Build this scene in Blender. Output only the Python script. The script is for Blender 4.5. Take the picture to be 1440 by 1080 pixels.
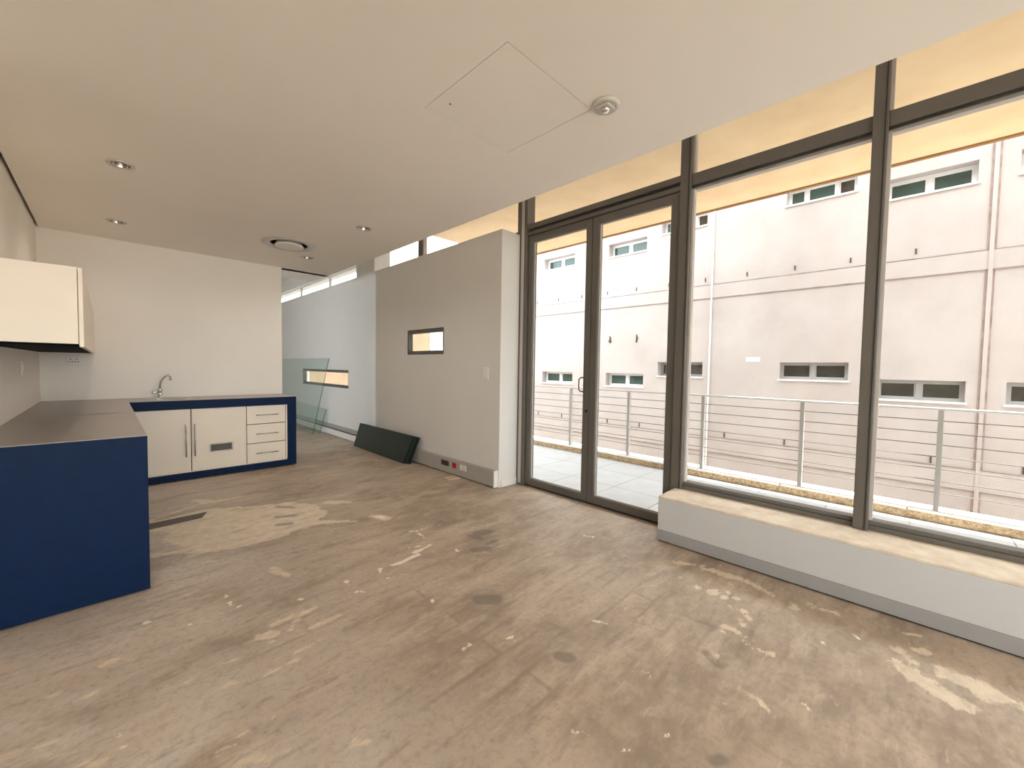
import bpy, bmesh, math, random
import numpy as np
from mathutils import Matrix, Vector

for o in list(bpy.data.objects):
    bpy.data.objects.remove(o)
scene = bpy.context.scene
COL = scene.collection

# ------------------------------------------------------------------ camera
YAW, PITCH, ROLL = math.radians(45.13), math.radians(-2.33), math.radians(0.917)
FPX = 567.9
CAM_Z = 1.32
fw = Vector((math.sin(YAW)*math.cos(PITCH), math.cos(YAW)*math.cos(PITCH), math.sin(PITCH)))
rt = Vector((math.cos(YAW), -math.sin(YAW), 0.0))
up = rt.cross(fw)
rt, up = rt*math.cos(ROLL) + up*math.sin(ROLL), up*math.cos(ROLL) - rt*math.sin(ROLL)
cam_data = bpy.data.cameras.new('camera')
cam_data.sensor_fit = 'HORIZONTAL'
cam_data.sensor_width = 36.0
cam_data.lens = FPX/1440.0*36.0
cam_data.clip_start = 0.05
cam_data.clip_end = 500
cam = bpy.data.objects.new('camera', cam_data)
COL.objects.link(cam)
m3 = Matrix((rt, up, -fw)).transposed()
cam.matrix_world = Matrix.Translation((0, 0, CAM_Z)) @ m3.to_4x4()
scene.camera = cam

# ------------------------------------------------------------------ sky, sun, exposure
SKY = 5.0
SUN = 13.0
world = bpy.data.worlds.new('overcast_sky')
scene.world = world
world.use_nodes = True
bg = world.node_tree.nodes['Background']
bg.inputs['Color'].default_value = (0.90, 0.96, 1.0, 1)
bg.inputs['Strength'].default_value = SKY
sun_data = bpy.data.lights.new('sun', 'SUN')
sun_data.energy = SUN
sun_data.color = (1.0, 0.94, 0.84)
sun_data.angle = math.radians(1.2)
sun = bpy.data.objects.new('sun', sun_data)
COL.objects.link(sun)
sun_dir = Vector((-0.07, 0.40, -1.0)).normalized()       # direction the light travels
sun.rotation_euler = sun_dir.to_track_quat('-Z', 'Y').to_euler()
sun.location = (5, -4, 12)

vs = scene.view_settings
vs.view_transform = 'Standard'
vs.look = 'None'
vs.exposure = 0.55
vs.gamma = 1.0
vs.use_curve_mapping = False
cy = scene.cycles
cy.use_denoising = True
cy.max_bounces = 12
cy.diffuse_bounces = 8
cy.transparent_max_bounces = 24
cy.caustics_reflective = False
cy.caustics_refractive = False
cy.sample_clamp_indirect = 8.0

def portal(name, loc, rot, sx, sy):
    l = bpy.data.lights.new(name, 'AREA')
    l.shape = 'RECTANGLE'; l.size = sx; l.size_y = sy
    l.cycles.is_portal = True
    o = bpy.data.objects.new(name, l); COL.objects.link(o)
    o.location = loc; o.rotation_euler = rot
    return o

# ------------------------------------------------------------------ materials
def lin(c):
    return tuple(((v/255)/12.92 if v/255 <= 0.04045 else ((v/255+0.055)/1.055)**2.4) for v in c)

def nd(nt, typ, **kw):
    n = nt.nodes.new(typ)
    for k, v in kw.items():
        if k.startswith('i_'):
            n.inputs[k[2:].replace('_', ' ')].default_value = v
        else:
            setattr(n, k, v)
    return n

def mat(name, rgb, rough=0.5, metal=0.0, var=0.06, vscale=6.0, bump=0.0, bscale=120.0, spec=0.5, stretch=None):
    """procedural painted / plain surface: noise-varied colour, fine bump"""
    m = bpy.data.materials.new(name); m.use_nodes = True
    nt = m.node_tree; L = nt.links
    b = nt.nodes['Principled BSDF']
    b.inputs['Roughness'].default_value = rough
    b.inputs['Metallic'].default_value = metal
    b.inputs['Specular IOR Level'].default_value = spec
    tc = nd(nt, 'ShaderNodeTexCoord')
    src = tc.outputs['Object']
    if stretch:
        mp = nd(nt, 'ShaderNodeMapping'); mp.inputs['Scale'].default_value = stretch
        L.new(src, mp.inputs['Vector']); src = mp.outputs['Vector']
    n = nd(nt, 'ShaderNodeTexNoise', i_Scale=vscale, i_Detail=6.0, i_Roughness=0.6)
    L.new(src, n.inputs['Vector'])
    mx = nd(nt, 'ShaderNodeMix', data_type='RGBA')
    mx.inputs['A'].default_value = (*[c*(1-var) for c in rgb], 1)
    mx.inputs['B'].default_value = (*[min(1, c*(1+var)) for c in rgb], 1)
    mr = nd(nt, 'ShaderNodeMapRange'); mr.inputs['From Min'].default_value = 0.3; mr.inputs['From Max'].default_value = 0.7
    L.new(n.outputs['Fac'], mr.inputs['Value'])
    L.new(mr.outputs['Result'], mx.inputs['Factor'])
    L.new(mx.outputs['Result'], b.inputs['Base Color'])
    if bump > 0:
        n2 = nd(nt, 'ShaderNodeTexNoise', i_Scale=bscale, i_Detail=4.0)
        L.new(src, n2.inputs['Vector'])
        bp = nd(nt, 'ShaderNodeBump'); bp.inputs['Strength'].default_value = bump; bp.inputs['Distance'].default_value = 0.004
        L.new(n2.outputs['Fac'], bp.inputs['Height'])
        L.new(bp.outputs['Normal'], b.inputs['Normal'])
    return m

def glass_mat(name, tint=(0.97, 0.985, 0.98), refl=0.5, base=0.008, rough=0.0):
    m = bpy.data.materials.new(name); m.use_nodes = True
    nt = m.node_tree; L = nt.links
    nt.nodes.remove(nt.nodes['Principled BSDF'])
    out = nt.nodes['Material Output']
    tr = nd(nt, 'ShaderNodeBsdfTransparent'); tr.inputs['Color'].default_value = (*tint, 1)
    gl = nd(nt, 'ShaderNodeBsdfGlossy'); gl.inputs['Roughness'].default_value = rough
    gl.inputs['Color'].default_value = (1, 1, 1, 1)
    lw = nd(nt, 'ShaderNodeLayerWeight'); lw.inputs['Blend'].default_value = 0.5
    pw = nd(nt, 'ShaderNodeMath', operation='POWER'); pw.inputs[1].default_value = 5.0
    L.new(lw.outputs['Facing'], pw.inputs[0])
    ma = nd(nt, 'ShaderNodeMath', operation='MULTIPLY_ADD'); ma.inputs[1].default_value = refl; ma.inputs[2].default_value = base
    L.new(pw.outputs[0], ma.inputs[0])
    mx = nd(nt, 'ShaderNodeMixShader')
    L.new(ma.outputs[0], mx.inputs['Fac']); L.new(tr.outputs[0], mx.inputs[1]); L.new(gl.outputs[0], mx.inputs[2])
    L.new(mx.outputs[0], out.inputs['Surface'])
    return m

def tex_mat(name, c1, c2, rough, scale=9.0, lo=0.35, hi=0.65, bump=0.2, kind='noise', vor=60.0):
    """two-tone mottled surface (stone, plaster, aggregate)"""
    m = bpy.data.materials.new(name); m.use_nodes = True
    nt = m.node_tree; L = nt.links; b = nt.nodes['Principled BSDF']
    b.inputs['Roughness'].default_value = rough
    tc = nd(nt, 'ShaderNodeTexCoord')
    n = nd(nt, 'ShaderNodeTexNoise', i_Scale=scale, i_Detail=9.0, i_Roughness=0.62)
    L.new(tc.outputs['Object'], n.inputs['Vector'])
    mr = nd(nt, 'ShaderNodeMapRange'); mr.inputs['From Min'].default_value = lo; mr.inputs['From Max'].default_value = hi
    L.new(n.outputs['Fac'], mr.inputs['Value'])
    mx = nd(nt, 'ShaderNodeMix', data_type='RGBA')
    mx.inputs['A'].default_value = (*c1, 1); mx.inputs['B'].default_value = (*c2, 1)
    bp = nd(nt, 'ShaderNodeBump'); bp.inputs['Strength'].default_value = bump; bp.inputs['Distance'].default_value = 0.006
    if kind == 'aggregate':
        v = nd(nt, 'ShaderNodeTexVoronoi', i_Scale=vor)
        L.new(tc.outputs['Object'], v.inputs['Vector'])
        mm = nd(nt, 'ShaderNodeMath', operation='ADD')
        sp = nd(nt, 'ShaderNodeSeparateColor'); L.new(v.outputs['Color'], sp.inputs[0])
        ms = nd(nt, 'ShaderNodeMath', operation='MULTIPLY_ADD'); ms.inputs[1].default_value = 0.9; ms.inputs[2].default_value = -0.4
        L.new(sp.outputs[0], ms.inputs[0]); L.new(mr.outputs['Result'], mm.inputs[0]); L.new(ms.outputs[0], mm.inputs[1])
        mm.use_clamp = True
        L.new(mm.outputs[0], mx.inputs['Factor'])
        L.new(v.outputs['Distance'], bp.inputs['Height']); bp.invert = True
    else:
        L.new(mr.outputs['Result'], mx.inputs['Factor'])
        n2 = nd(nt, 'ShaderNodeTexNoise', i_Scale=vor, i_Detail=4.0)
        L.new(tc.outputs['Object'], n2.inputs['Vector']); L.new(n2.outputs['Fac'], bp.inputs['Height'])
    L.new(mx.outputs['Result'], b.inputs['Base Color'])
    L.new(bp.outputs['Normal'], b.inputs['Normal'])
    return m

M = {}
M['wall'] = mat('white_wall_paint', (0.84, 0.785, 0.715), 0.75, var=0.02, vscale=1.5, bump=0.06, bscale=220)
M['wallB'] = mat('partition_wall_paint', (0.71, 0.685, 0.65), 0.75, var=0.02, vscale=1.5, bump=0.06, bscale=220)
M['ceiling'] = mat('ceiling_paint', (0.84, 0.795, 0.74), 0.85, var=0.02, vscale=1.2, bump=0.03, bscale=200)
M['frame'] = mat('taupe_aluminium', (0.125, 0.112, 0.096), 0.42, metal=0.0, var=0.06, vscale=3, spec=0.5)
M['bead'] = mat('glazing_bead', (0.52, 0.47, 0.43), 0.4, var=0.05)
M['gasket'] = mat('black_gasket', (0.03, 0.027, 0.025), 0.7, var=0.1)
M['glass'] = glass_mat('window_glass')
M['blue'] = mat('navy_blue_laminate', (0.003, 0.015, 0.052), 0.5, var=0.12, vscale=14, bump=0.02, bscale=60, spec=0.12)
M['navy'] = mat('dark_navy_board', (0.002, 0.003, 0.007), 0.8, var=0.1, spec=0.1)
M['cream'] = mat('cream_laminate', (0.85, 0.74, 0.605), 0.42, var=0.025, vscale=3)
M['gap'] = mat('dark_gap', (0.06, 0.045, 0.032), 0.8)
M['steel'] = mat('brushed_steel', (0.55, 0.53, 0.50), 0.32, metal=1.0, var=0.08, vscale=20, stretch=(1, 1, 30))
M['chrome'] = mat('chrome', (0.75, 0.74, 0.72), 0.12, metal=1.0, var=0.02)
M['wire'] = mat('shaded_wire', (0.15, 0.125, 0.11), 0.5, var=0.1)  # darkened in colour for the soffit's shade on the wires
M['post'] = mat('grey_post_metal', (0.42, 0.39, 0.36), 0.5, var=0.06)
M['slot'] = mat('weep_slot', (0.075, 0.062, 0.055), 0.8)
M['alu'] = mat('painted_rail_metal', (0.62, 0.60, 0.58), 0.42, metal=0.0, var=0.05)
M['plastic'] = mat('white_plastic', (0.78, 0.74, 0.69), 0.45, var=0.02)
M['red'] = mat('red_plastic', (0.42, 0.012, 0.012), 0.4, var=0.04)
M['black'] = mat('black_plastic', (0.012, 0.011, 0.010), 0.4, var=0.1)
M['greytrunk'] = mat('grey_trunking', (0.40, 0.375, 0.345), 0.5, var=0.05, vscale=4)
M['skirt'] = mat('grey_skirting_paint', (0.33, 0.322, 0.318), 0.5, var=0.04)
M['bench'] = mat('bench_white_paint', (0.56, 0.555, 0.55), 0.7, var=0.02, vscale=2)
M['benchtop'] = tex_mat('bench_screed', (0.64, 0.53, 0.41), (0.80, 0.70, 0.57), 0.8, scale=9, bump=0.35, vor=90)
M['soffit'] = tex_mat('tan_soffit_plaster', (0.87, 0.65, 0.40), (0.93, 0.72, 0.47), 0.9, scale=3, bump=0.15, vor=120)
M['brownedge'] = mat('brown_drip_edge', (0.34, 0.18, 0.07), 0.7)
M['tile'] = tex_mat('pale_grey_tile', (0.41, 0.41, 0.415), (0.46, 0.46, 0.46), 0.5, scale=4, bump=0.05, vor=40)
M['grout'] = mat('grout', (0.36, 0.36, 0.36), 0.9)
M['pebble'] = tex_mat('bounce_lit_aggregate', (0.36, 0.25, 0.15), (0.68, 0.50, 0.31), 0.8, scale=30, bump=0.9, kind='aggregate', vor=55)  # warm tint paints in the bounce off the sunlit balcony floor
M['whitecap'] = mat('white_kerb_cap', (0.86, 0.82, 0.76), 0.7, var=0.03)
M['tanwall'] = tex_mat('tan_plaster', (0.21, 0.142, 0.090), (0.26, 0.185, 0.122), 0.9, scale=2.5, bump=0.15, vor=100)
M['ground'] = tex_mat('sunlit_paving', (0.33, 0.295, 0.25), (0.40, 0.365, 0.315), 0.9, scale=1.2, bump=0.1, vor=30)
M['facwin'] = mat('grey_window_frame', (0.34, 0.325, 0.315), 0.5, var=0.03)
M['facwin2'] = mat('white_window_frame', (0.80, 0.80, 0.80), 0.5, var=0.03)
M['facglass'] = mat('green_tinted_glass', (0.045, 0.085, 0.075), 0.06, var=0.25, vscale=3)
M['facglass2'] = mat('dark_office_glass', (0.050, 0.045, 0.036), 0.06, var=0.35, vscale=5)
M['darkglass'] = mat('dark_green_glass_sheet', (0.015, 0.025, 0.020), 0.3, var=0.12, vscale=5)
M['strip'] = mat('dark_metal_strip', (0.075, 0.062, 0.055), 0.5, var=0.1)
M['paper'] = mat('cream_card', (0.62, 0.50, 0.34), 0.8)
M['hatch'] = mat('hatch_paint', (0.84, 0.795, 0.74), 0.85, var=0.015)
M['lens'] = mat('grey_sensor_plastic', (0.55, 0.52, 0.48), 0.35, var=0.03)
M['reflector'] = mat('lamp_reflector', (0.45, 0.42, 0.38), 0.2, metal=1.0, var=0.03)
M['clear'] = glass_mat('clear_glass_sheet', tint=(0.93, 0.965, 0.955), refl=0.7, base=0.03)
M['clearedge'] = mat('green_glass_edge', (0.06, 0.13, 0.11), 0.2)

# facade: pinkish plaster with dirt below the bands
def facade_mat():
    m = bpy.data.materials.new('pink_plaster'); m.use_nodes = True
    nt = m.node_tree; L = nt.links; b = nt.nodes['Principled BSDF']
    b.inputs['Roughness'].default_value = 0.9
    g = nd(nt, 'ShaderNodeNewGeometry')
    n1 = nd(nt, 'ShaderNodeTexNoise', i_Scale=0.9, i_Detail=9.0, i_Roughness=0.65)
    L.new(g.outputs['Position'], n1.inputs['Vector'])
    mr = nd(nt, 'ShaderNodeMapRange'); mr.inputs['From Min'].default_value = 0.32; mr.inputs['From Max'].default_value = 0.62
    L.new(n1.outputs['Fac'], mr.inputs['Value'])
    mx = nd(nt, 'ShaderNodeMix', data_type='RGBA')
    mx.inputs['A'].default_value = (*FAC_A, 1); mx.inputs['B'].default_value = (*FAC_B, 1)
    L.new(mr.outputs['Result'], mx.inputs['Factor'])
    n2 = nd(nt, 'ShaderNodeTexNoise', i_Scale=60.0, i_Detail=5.0)
    L.new(g.outputs['Position'], n2.inputs['Vector'])
    bp = nd(nt, 'ShaderNodeBump'); bp.inputs['Strength'].default_value = 0.35; bp.inputs['Distance'].default_value = 0.01
    L.new(n2.outputs['Fac'], bp.inputs['Height'])
    # weather streaks, stretched vertically
    mp = nd(nt, 'ShaderNodeMapping'); mp.inputs['Scale'].default_value = (1.0, 2.2, 0.35)
    L.new(g.outputs['Position'], mp.inputs['Vector'])
    n3 = nd(nt, 'ShaderNodeTexNoise', i_Scale=1.6, i_Detail=6.0)
    L.new(mp.outputs['Vector'], n3.inputs['Vector'])
    mr3 = nd(nt, 'ShaderNodeMapRange'); mr3.inputs['From Min'].default_value = 0.52; mr3.inputs['From Max'].default_value = 0.75
    mr3.inputs['To Max'].default_value = 0.22
    L.new(n3.outputs['Fac'], mr3.inputs['Value'])
    mx2 = nd(nt, 'ShaderNodeMix', data_type='RGBA')
    mx2.inputs['B'].default_value = (0.45, 0.36, 0.30, 1)
    L.new(mx.outputs['Result'], mx2.inputs['A']); L.new(mr3.outputs['Result'], mx2.inputs['Factor'])
    L.new(mx2.outputs['Result'], b.inputs['Base Color']); L.new(bp.outputs['Normal'], b.inputs['Normal'])
    return m
FAC_A, FAC_B = (0.410, 0.360, 0.343), (0.478, 0.428, 0.413)
M['facade'] = facade_mat()
M['dirt'] = mat('band_dirt', (0.25, 0.20, 0.18), 0.9, var=0.35, vscale=5)
M['rust'] = mat('joint_rust_pink', (0.33, 0.25, 0.225), 0.9, var=0.3, vscale=6)

# worktop laminate: grey with a dark scuff
def top_mat():
    m = bpy.data.materials.new('grey_worktop_laminate'); m.use_nodes = True
    nt = m.node_tree; L = nt.links; b = nt.nodes['Principled BSDF']
    b.inputs['Roughness'].default_value = 0.36
    g = nd(nt, 'ShaderNodeNewGeometry')
    n1 = nd(nt, 'ShaderNodeTexNoise', i_Scale=5.0, i_Detail=8.0, i_Roughness=0.6)
    mp0 = nd(nt, 'ShaderNodeMapping'); mp0.inputs['Scale'].default_value = (1.0, 0.35, 1.0)
    L.new(g.outputs['Position'], mp0.inputs['Vector']); L.new(mp0.outputs['Vector'], n1.inputs['Vector'])
    mx = nd(nt, 'ShaderNodeMix', data_type='RGBA')
    mx.inputs['A'].default_value = (0.36, 0.31, 0.285, 1); mx.inputs['B'].default_value = (0.44, 0.385, 0.355, 1)
    L.new(n1.outputs['Fac'], mx.inputs['Factor'])
    # scuff: ellipse about (-0.03, 4.57)
    mp = nd(nt, 'ShaderNodeMapping', vector_type='POINT')
    mp.inputs['Location'].default_value = (0.03*8.0, -4.57*14, 0); mp.inputs['Scale'].default_value = (8.0, 14.0, 0.0)
    L.new(g.outputs['Position'], mp.inputs['Vector'])
    ln = nd(nt, 'ShaderNodeVectorMath', operation='LENGTH'); L.new(mp.outputs['Vector'], ln.inputs[0])
    ad = nd(nt, 'ShaderNodeMath', operation='MULTIPLY_ADD'); ad.inputs[1].default_value = 1.6; 
    n2 = nd(nt, 'ShaderNodeTexNoise', i_Scale=22.0, i_Detail=4.0); L.new(g.outputs['Position'], n2.inputs['Vector'])
    L.new(n2.outputs['Fac'], ad.inputs[0]); L.new(ln.outputs['Value'], ad.inputs[2])
    mr = nd(nt, 'ShaderNodeMapRange'); mr.inputs['From Min'].default_value = 1.55; mr.inputs['From Max'].default_value = 1.95
    mr.inputs['To Min'].default_value = 0.75; mr.inputs['To Max'].default_value = 0.0
    L.new(ad.outputs[0], mr.inputs['Value'])
    mx2 = nd(nt, 'ShaderNodeMix', data_type='RGBA'); mx2.inputs['B'].default_value = (0.13, 0.105, 0.092, 1)
    L.new(mx.outputs['Result'], mx2.inputs['A']); L.new(mr.outputs['Result'], mx2.inputs['Factor'])
    L.new(mx2.outputs['Result'], b.inputs['Base Color'])
    return m
M['top'] = top_mat()

# stripped concrete floor: plank ghosts, glue residue, flecks, stains
def floor_mat():
    m = bpy.data.materials.new('stripped_concrete_floor'); m.use_nodes = True
    nt = m.node_tree; L = nt.links; b = nt.nodes['Principled BSDF']
    b.inputs['Roughness'].default_value = 0.55
    g = nd(nt, 'ShaderNodeNewGeometry'); P = g.outputs['Position']
    def noise(scale, detail=7.0, rough=0.6, st=None, loc=None):
        v = P
        if st:
            mp = nd(nt, 'ShaderNodeMapping'); mp.inputs['Scale'].default_value = st
            if loc: mp.inputs['Location'].default_value = loc
            L.new(P, mp.inputs['Vector']); v = mp.outputs['Vector']
        n = nd(nt, 'ShaderNodeTexNoise', i_Scale=scale, i_Detail=detail, i_Roughness=rough); L.new(v, n.inputs['Vector'])
        return n.outputs['Fac']
    def ramp(v, a, c, lo=0.0, hi=1.0, smooth=True):
        r = nd(nt, 'ShaderNodeMapRange'); r.interpolation_type = 'SMOOTHSTEP' if smooth else 'LINEAR'
        r.inputs['From Min'].default_value = a; r.inputs['From Max'].default_value = c
        r.inputs['To Min'].default_value = lo; r.inputs['To Max'].default_value = hi
        L.new(v, r.inputs['Value']); return r.outputs['Result']
    def mix(f, a, c):
        x = nd(nt, 'ShaderNodeMix', data_type='RGBA')
        if isinstance(f, (int, float)): x.inputs['Factor'].default_value = f
        else: L.new(f, x.inputs['Factor'])
        for k, s in (('A', a), ('B', c)):
            if isinstance(s, tuple): x.inputs[k].default_value = (*s, 1)
            else: L.new(s, x.inputs[k])
        return x.outputs['Result']
    def mathn(op, a, c, d=None):
        x = nd(nt, 'ShaderNodeMath', operation=op)
        for k, s in enumerate((a, c, d)):
            if s is None: continue
            if isinstance(s, (int, float)): x.inputs[k].default_value = s
            else: L.new(s, x.inputs[k])
        return x.outputs[0]
    col = mix(ramp(noise(1.1, 8.0), 0.35, 0.65), (0.315, 0.235, 0.172), (0.465, 0.368, 0.280))
    # greyer film on the left half, its tone lightened against the dim light there
    sx = nd(nt, 'ShaderNodeSeparateXYZ'); L.new(P, sx.inputs[0])
    gl = mathn('MULTIPLY', ramp(sx.outputs['X'], 0.2, 1.4, 1, 0), ramp(noise(0.9, 6.0), 0.3, 0.7, 0.35, 0.9))
    col = mix(gl, col, (0.68, 0.615, 0.555))
    col = mix(ramp(noise(5.0, 9.0, 0.65, st=(0.35, 1.0, 1.0)), 0.46, 0.70, 0, 0.85), col, (0.60, 0.485, 0.375))
    col = mix(ramp(noise(3.2, 9.0, 0.6, st=(0.45, 1.0, 1.0), loc=(3, 7, 0)), 0.49, 0.68, 0, 0.65), col, (0.245, 0.180, 0.132))
    col = mix(ramp(noise(9.0, 9.0, 0.7, loc=(4, 1, 0), st=(0.7, 1, 1)), 0.44, 0.62, 0, 0.5), col, (0.50, 0.40, 0.305))
    col = mix(ramp(noise(30.0, 8.0, 0.75), 0.45, 0.70, 0, 0.55), col, (0.264, 0.194, 0.139))
    # plank ghosts, 152 mm boards along X
    mp = nd(nt, 'ShaderNodeMapping'); mp.inputs['Location'].default_value = (0.21, -0.097 + 0.1525*40, 0)
    L.new(P, mp.inputs['Vector'])
    wob = nd(nt, 'ShaderNodeTexNoise', i_Scale=4.0, i_Detail=2.0); L.new(P, wob.inputs['Vector'])
    wv = nd(nt, 'ShaderNodeVectorMath', operation='MULTIPLY_ADD'); wv.inputs[1].default_value = (0.05, 0.045, 0); 
    L.new(wob.outputs['Color'], wv.inputs[0]); L.new(mp.outputs['Vector'], wv.inputs[2])
    br = nd(nt, 'ShaderNodeTexBrick', offset=0.37, offset_frequency=2)
    br.inputs['Scale'].default_value = 1.0; br.inputs['Mortar Size'].default_value = 0.016; br.inputs['Mortar Smooth'].default_value = 0.8
    br.inputs['Brick Width'].default_value = 0.92; br.inputs['Row Height'].default_value = 0.1525
    br.inputs['Color1'].default_value = (0.4, 0.4, 0.4, 1); br.inputs['Color2'].default_value = (0.6, 0.6, 0.6, 1)
    br.inputs['Mortar'].default_value = (0, 0, 0, 1)
    L.new(wv.outputs['Vector'], br.inputs['Vector'])
    jf = mathn('MULTIPLY', br.outputs['Fac'], ramp(noise(1.4, 5.0, st=(1, 1, 1), loc=(9, 2, 0)), 0.47, 0.70, 0.0, 0.40))
    col = mix(jf, col, (0.209, 0.152, 0.109))
    bt = nd(nt, 'ShaderNodeSeparateColor'); L.new(br.outputs['Color'], bt.inputs[0])
    col = mix(ramp(bt.outputs[0], 0.40, 0.60, 0.0, 0.07), col, (0.558, 0.449, 0.341))
    # tan glue residue: shapes stored as a distance attribute, edges broken up by noise
    def attr(n):
        a = nd(nt, 'ShaderNodeAttribute', attribute_name=n); return a.outputs['Fac']
    nz = mathn('SUBTRACT', noise(18.0, 10.0, 0.75, st=(0.55, 1, 1)), 0.5)
    nb = mathn('SUBTRACT', noise(7.0, 8.0, 0.7, st=(0.5, 1, 1), loc=(2, 8, 0)), 0.5)
    la = mathn('MULTIPLY_ADD', nb, 0.14, mathn('MULTIPLY_ADD', nz, 0.15, attr('glue')))
    hole = ramp(noise(9.0, 9.0, 0.7, st=(0.4, 1, 1), loc=(5, 5, 0)), 0.54, 0.66, 1, 0.45)
    lf = mathn('MULTIPLY', ramp(la, -0.006, 0.012, 0, 0.94), hole)
    gcol = mix(ramp(noise(14.0, 8.0), 0.3, 0.7), (0.63, 0.52, 0.385), (0.76, 0.64, 0.485))
    col = mix(lf, col, gcol)
    ds_ = ramp(noise(12.0, 9.0, 0.72, st=(0.22, 1, 1), loc=(8, 4, 0)), 0.52, 0.66, 0, 0.42)
    col = mix(ds_, col, (0.215, 0.160, 0.120))
    sc_ = ramp(noise(20.0, 9.0, 0.7, st=(0.22, 1, 1), loc=(6, 2, 0)), 0.57, 0.70, 0, 0.55)
    col = mix(sc_, col, (0.62, 0.52, 0.41))
    # stray flecks everywhere
    fl = ramp(noise(11.0, 10.0, 0.72, st=(0.5, 1, 1), loc=(1, 3, 0)), 0.655, 0.72, 0, 0.7)
    col = mix(fl, col, (0.713, 0.589, 0.449))
    dk = mathn('MULTIPLY_ADD', nz, 0.05, attr('stain'))
    col = mix(ramp(dk, -0.008, 0.016, 0, 0.62), col, (0.163, 0.132, 0.105))
    wh = mathn('MULTIPLY_ADD', nz, 0.10, attr('fleck'))
    col = mix(ramp(wh, -0.002, 0.005, 0, 0.9), col, (0.85, 0.76, 0.64))
    L.new(col, b.inputs['Base Color'])
    bp = nd(nt, 'ShaderNodeBump'); bp.inputs['Strength'].default_value = 0.25; bp.inputs['Distance'].default_value = 0.004
    hs = mathn('ADD', noise(40.0, 8.0, 0.65), mathn('ADD', lf, mathn('MULTIPLY', jf, -0.6)))
    L.new(hs, bp.inputs['Height']); L.new(bp.outputs['Normal'], b.inputs['Normal'])
    return m
M['floor'] = floor_mat()

# ------------------------------------------------------------------ mesh helpers
class MB:
    def __init__(self):
        self.v = []; self.f = []; self.sm = []
    def box(self, x0, x1, y0, y1, z0, z1):
        x0, x1 = min(x0, x1), max(x0, x1); y0, y1 = min(y0, y1), max(y0, y1); z0, z1 = min(z0, z1), max(z0, z1)
        n = len(self.v)
        self.v += [(x0,y0,z0),(x1,y0,z0),(x1,y1,z0),(x0,y1,z0),(x0,y0,z1),(x1,y0,z1),(x1,y1,z1),(x0,y1,z1)]
        self._f([(0,3,2,1),(4,5,6,7),(0,1,5,4),(1,2,6,5),(2,3,7,6),(3,0,4,7)], n); return self
    def _f(self, fs, n, smooth=False):
        for q in fs:
            self.f.append(tuple(i+n for i in q)); self.sm.append(smooth)
    def hexa(self, p):       # 8 points, bottom loop then top loop
        n = len(self.v); self.v += [tuple(q) for q in p]
        self._f([(0,3,2,1),(4,5,6,7),(0,1,5,4),(1,2,6,5),(2,3,7,6),(3,0,4,7)], n); return self
    def lathe(self, prof, c=(0,0,0), n=32, axis='z', cap=True, smooth=True):
        """prof: list of (r, h)"""
        base = len(self.v)
        for r, h in prof:
            for k in range(n):
                a = 2*math.pi*k/n
                p = (r*math.cos(a), r*math.sin(a), h)
                if axis == 'y': p = (p[0], p[2], p[1])
                if axis == 'x': p = (p[2], p[0], p[1])
                self.v.append((c[0]+p[0], c[1]+p[1], c[2]+p[2]))
        for i in range(len(prof)-1):
            for k in range(n):
                a = base+i*n+k; b_ = base+i*n+(k+1) % n
                self.f.append((a, b_, b_+n, a+n)); self.sm.append(smooth)
        if cap:
            self.f.append(tuple(base+k for k in range(n))[::-1]); self.sm.append(False)
            e = base+(len(prof)-1)*n
            self.f.append(tuple(e+k for k in range(n))); self.sm.append(False)
        return self
    def tube(self, pts, r, n=10):
        pts = [Vector(p) for p in pts]
        base = len(self.v)
        rs = r if isinstance(r, (list, tuple)) else [r]*len(pts)
        t0 = (pts[1]-pts[0]).normalized()
        a = t0.orthogonal().normalized()
        for i, p in enumerate(pts):
            t = (pts[min(i+1, len(pts)-1)]-pts[max(i-1, 0)]).normalized()
            a = (a - t*a.dot(t)).normalized(); b_ = t.cross(a)
            for k in range(n):
                w = 2*math.pi*k/n
                self.v.append(tuple(p + (a*math.cos(w)+b_*math.sin(w))*rs[i]))
        for i in range(len(pts)-1):
            for k in range(n):
                q = base+i*n+k; s = base+i*n+(k+1) % n
                self.f.append((q, s, s+n, q+n)); self.sm.append(True)
        self.f.append(tuple(base+k for k in range(n))[::-1]); self.sm.append(False)
        e = base+(len(pts)-1)*n
        self.f.append(tuple(e+k for k in range(n))); self.sm.append(False)
        return self
    def mesh(self, name):
        me = bpy.data.meshes.new(name)
        me.from_pydata(self.v, [], self.f)
        me.polygons.foreach_set('use_smooth', self.sm)
        bm = bmesh.new(); bm.from_mesh(me); bmesh.ops.recalc_face_normals(bm, faces=bm.faces); bm.to_mesh(me); bm.free()
        me.update()
        return me
    def build(self, name, material, parent=None, bevel=0.0, **tags):
        o = bpy.data.objects.new(name, self.mesh(name)); COL.objects.link(o)
        o.data.materials.append(M[material] if isinstance(material, str) else material)
        if parent is not None: o.parent = parent
        if bevel > 0:
            b_ = o.modifiers.new('bevel', 'BEVEL'); b_.width = bevel; b_.segments = 2; b_.limit_method = 'ANGLE'
        tag(o, **tags)
        return o

def tag(o, label=None, cat=None, group=None, kind=None):
    if label: o['label'] = label
    if cat: o['category'] = cat
    if group: o['group'] = group
    if kind: o['kind'] = kind
    return o

def empty(name, loc=(0,0,0), label=None, cat=None, group=None, kind=None):
    o = bpy.data.objects.new(name, None); COL.objects.link(o)
    o.empty_display_size = 0.1
    o.location = loc
    bpy.context.view_layer.update()
    return tag(o, label, cat, group, kind)

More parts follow.
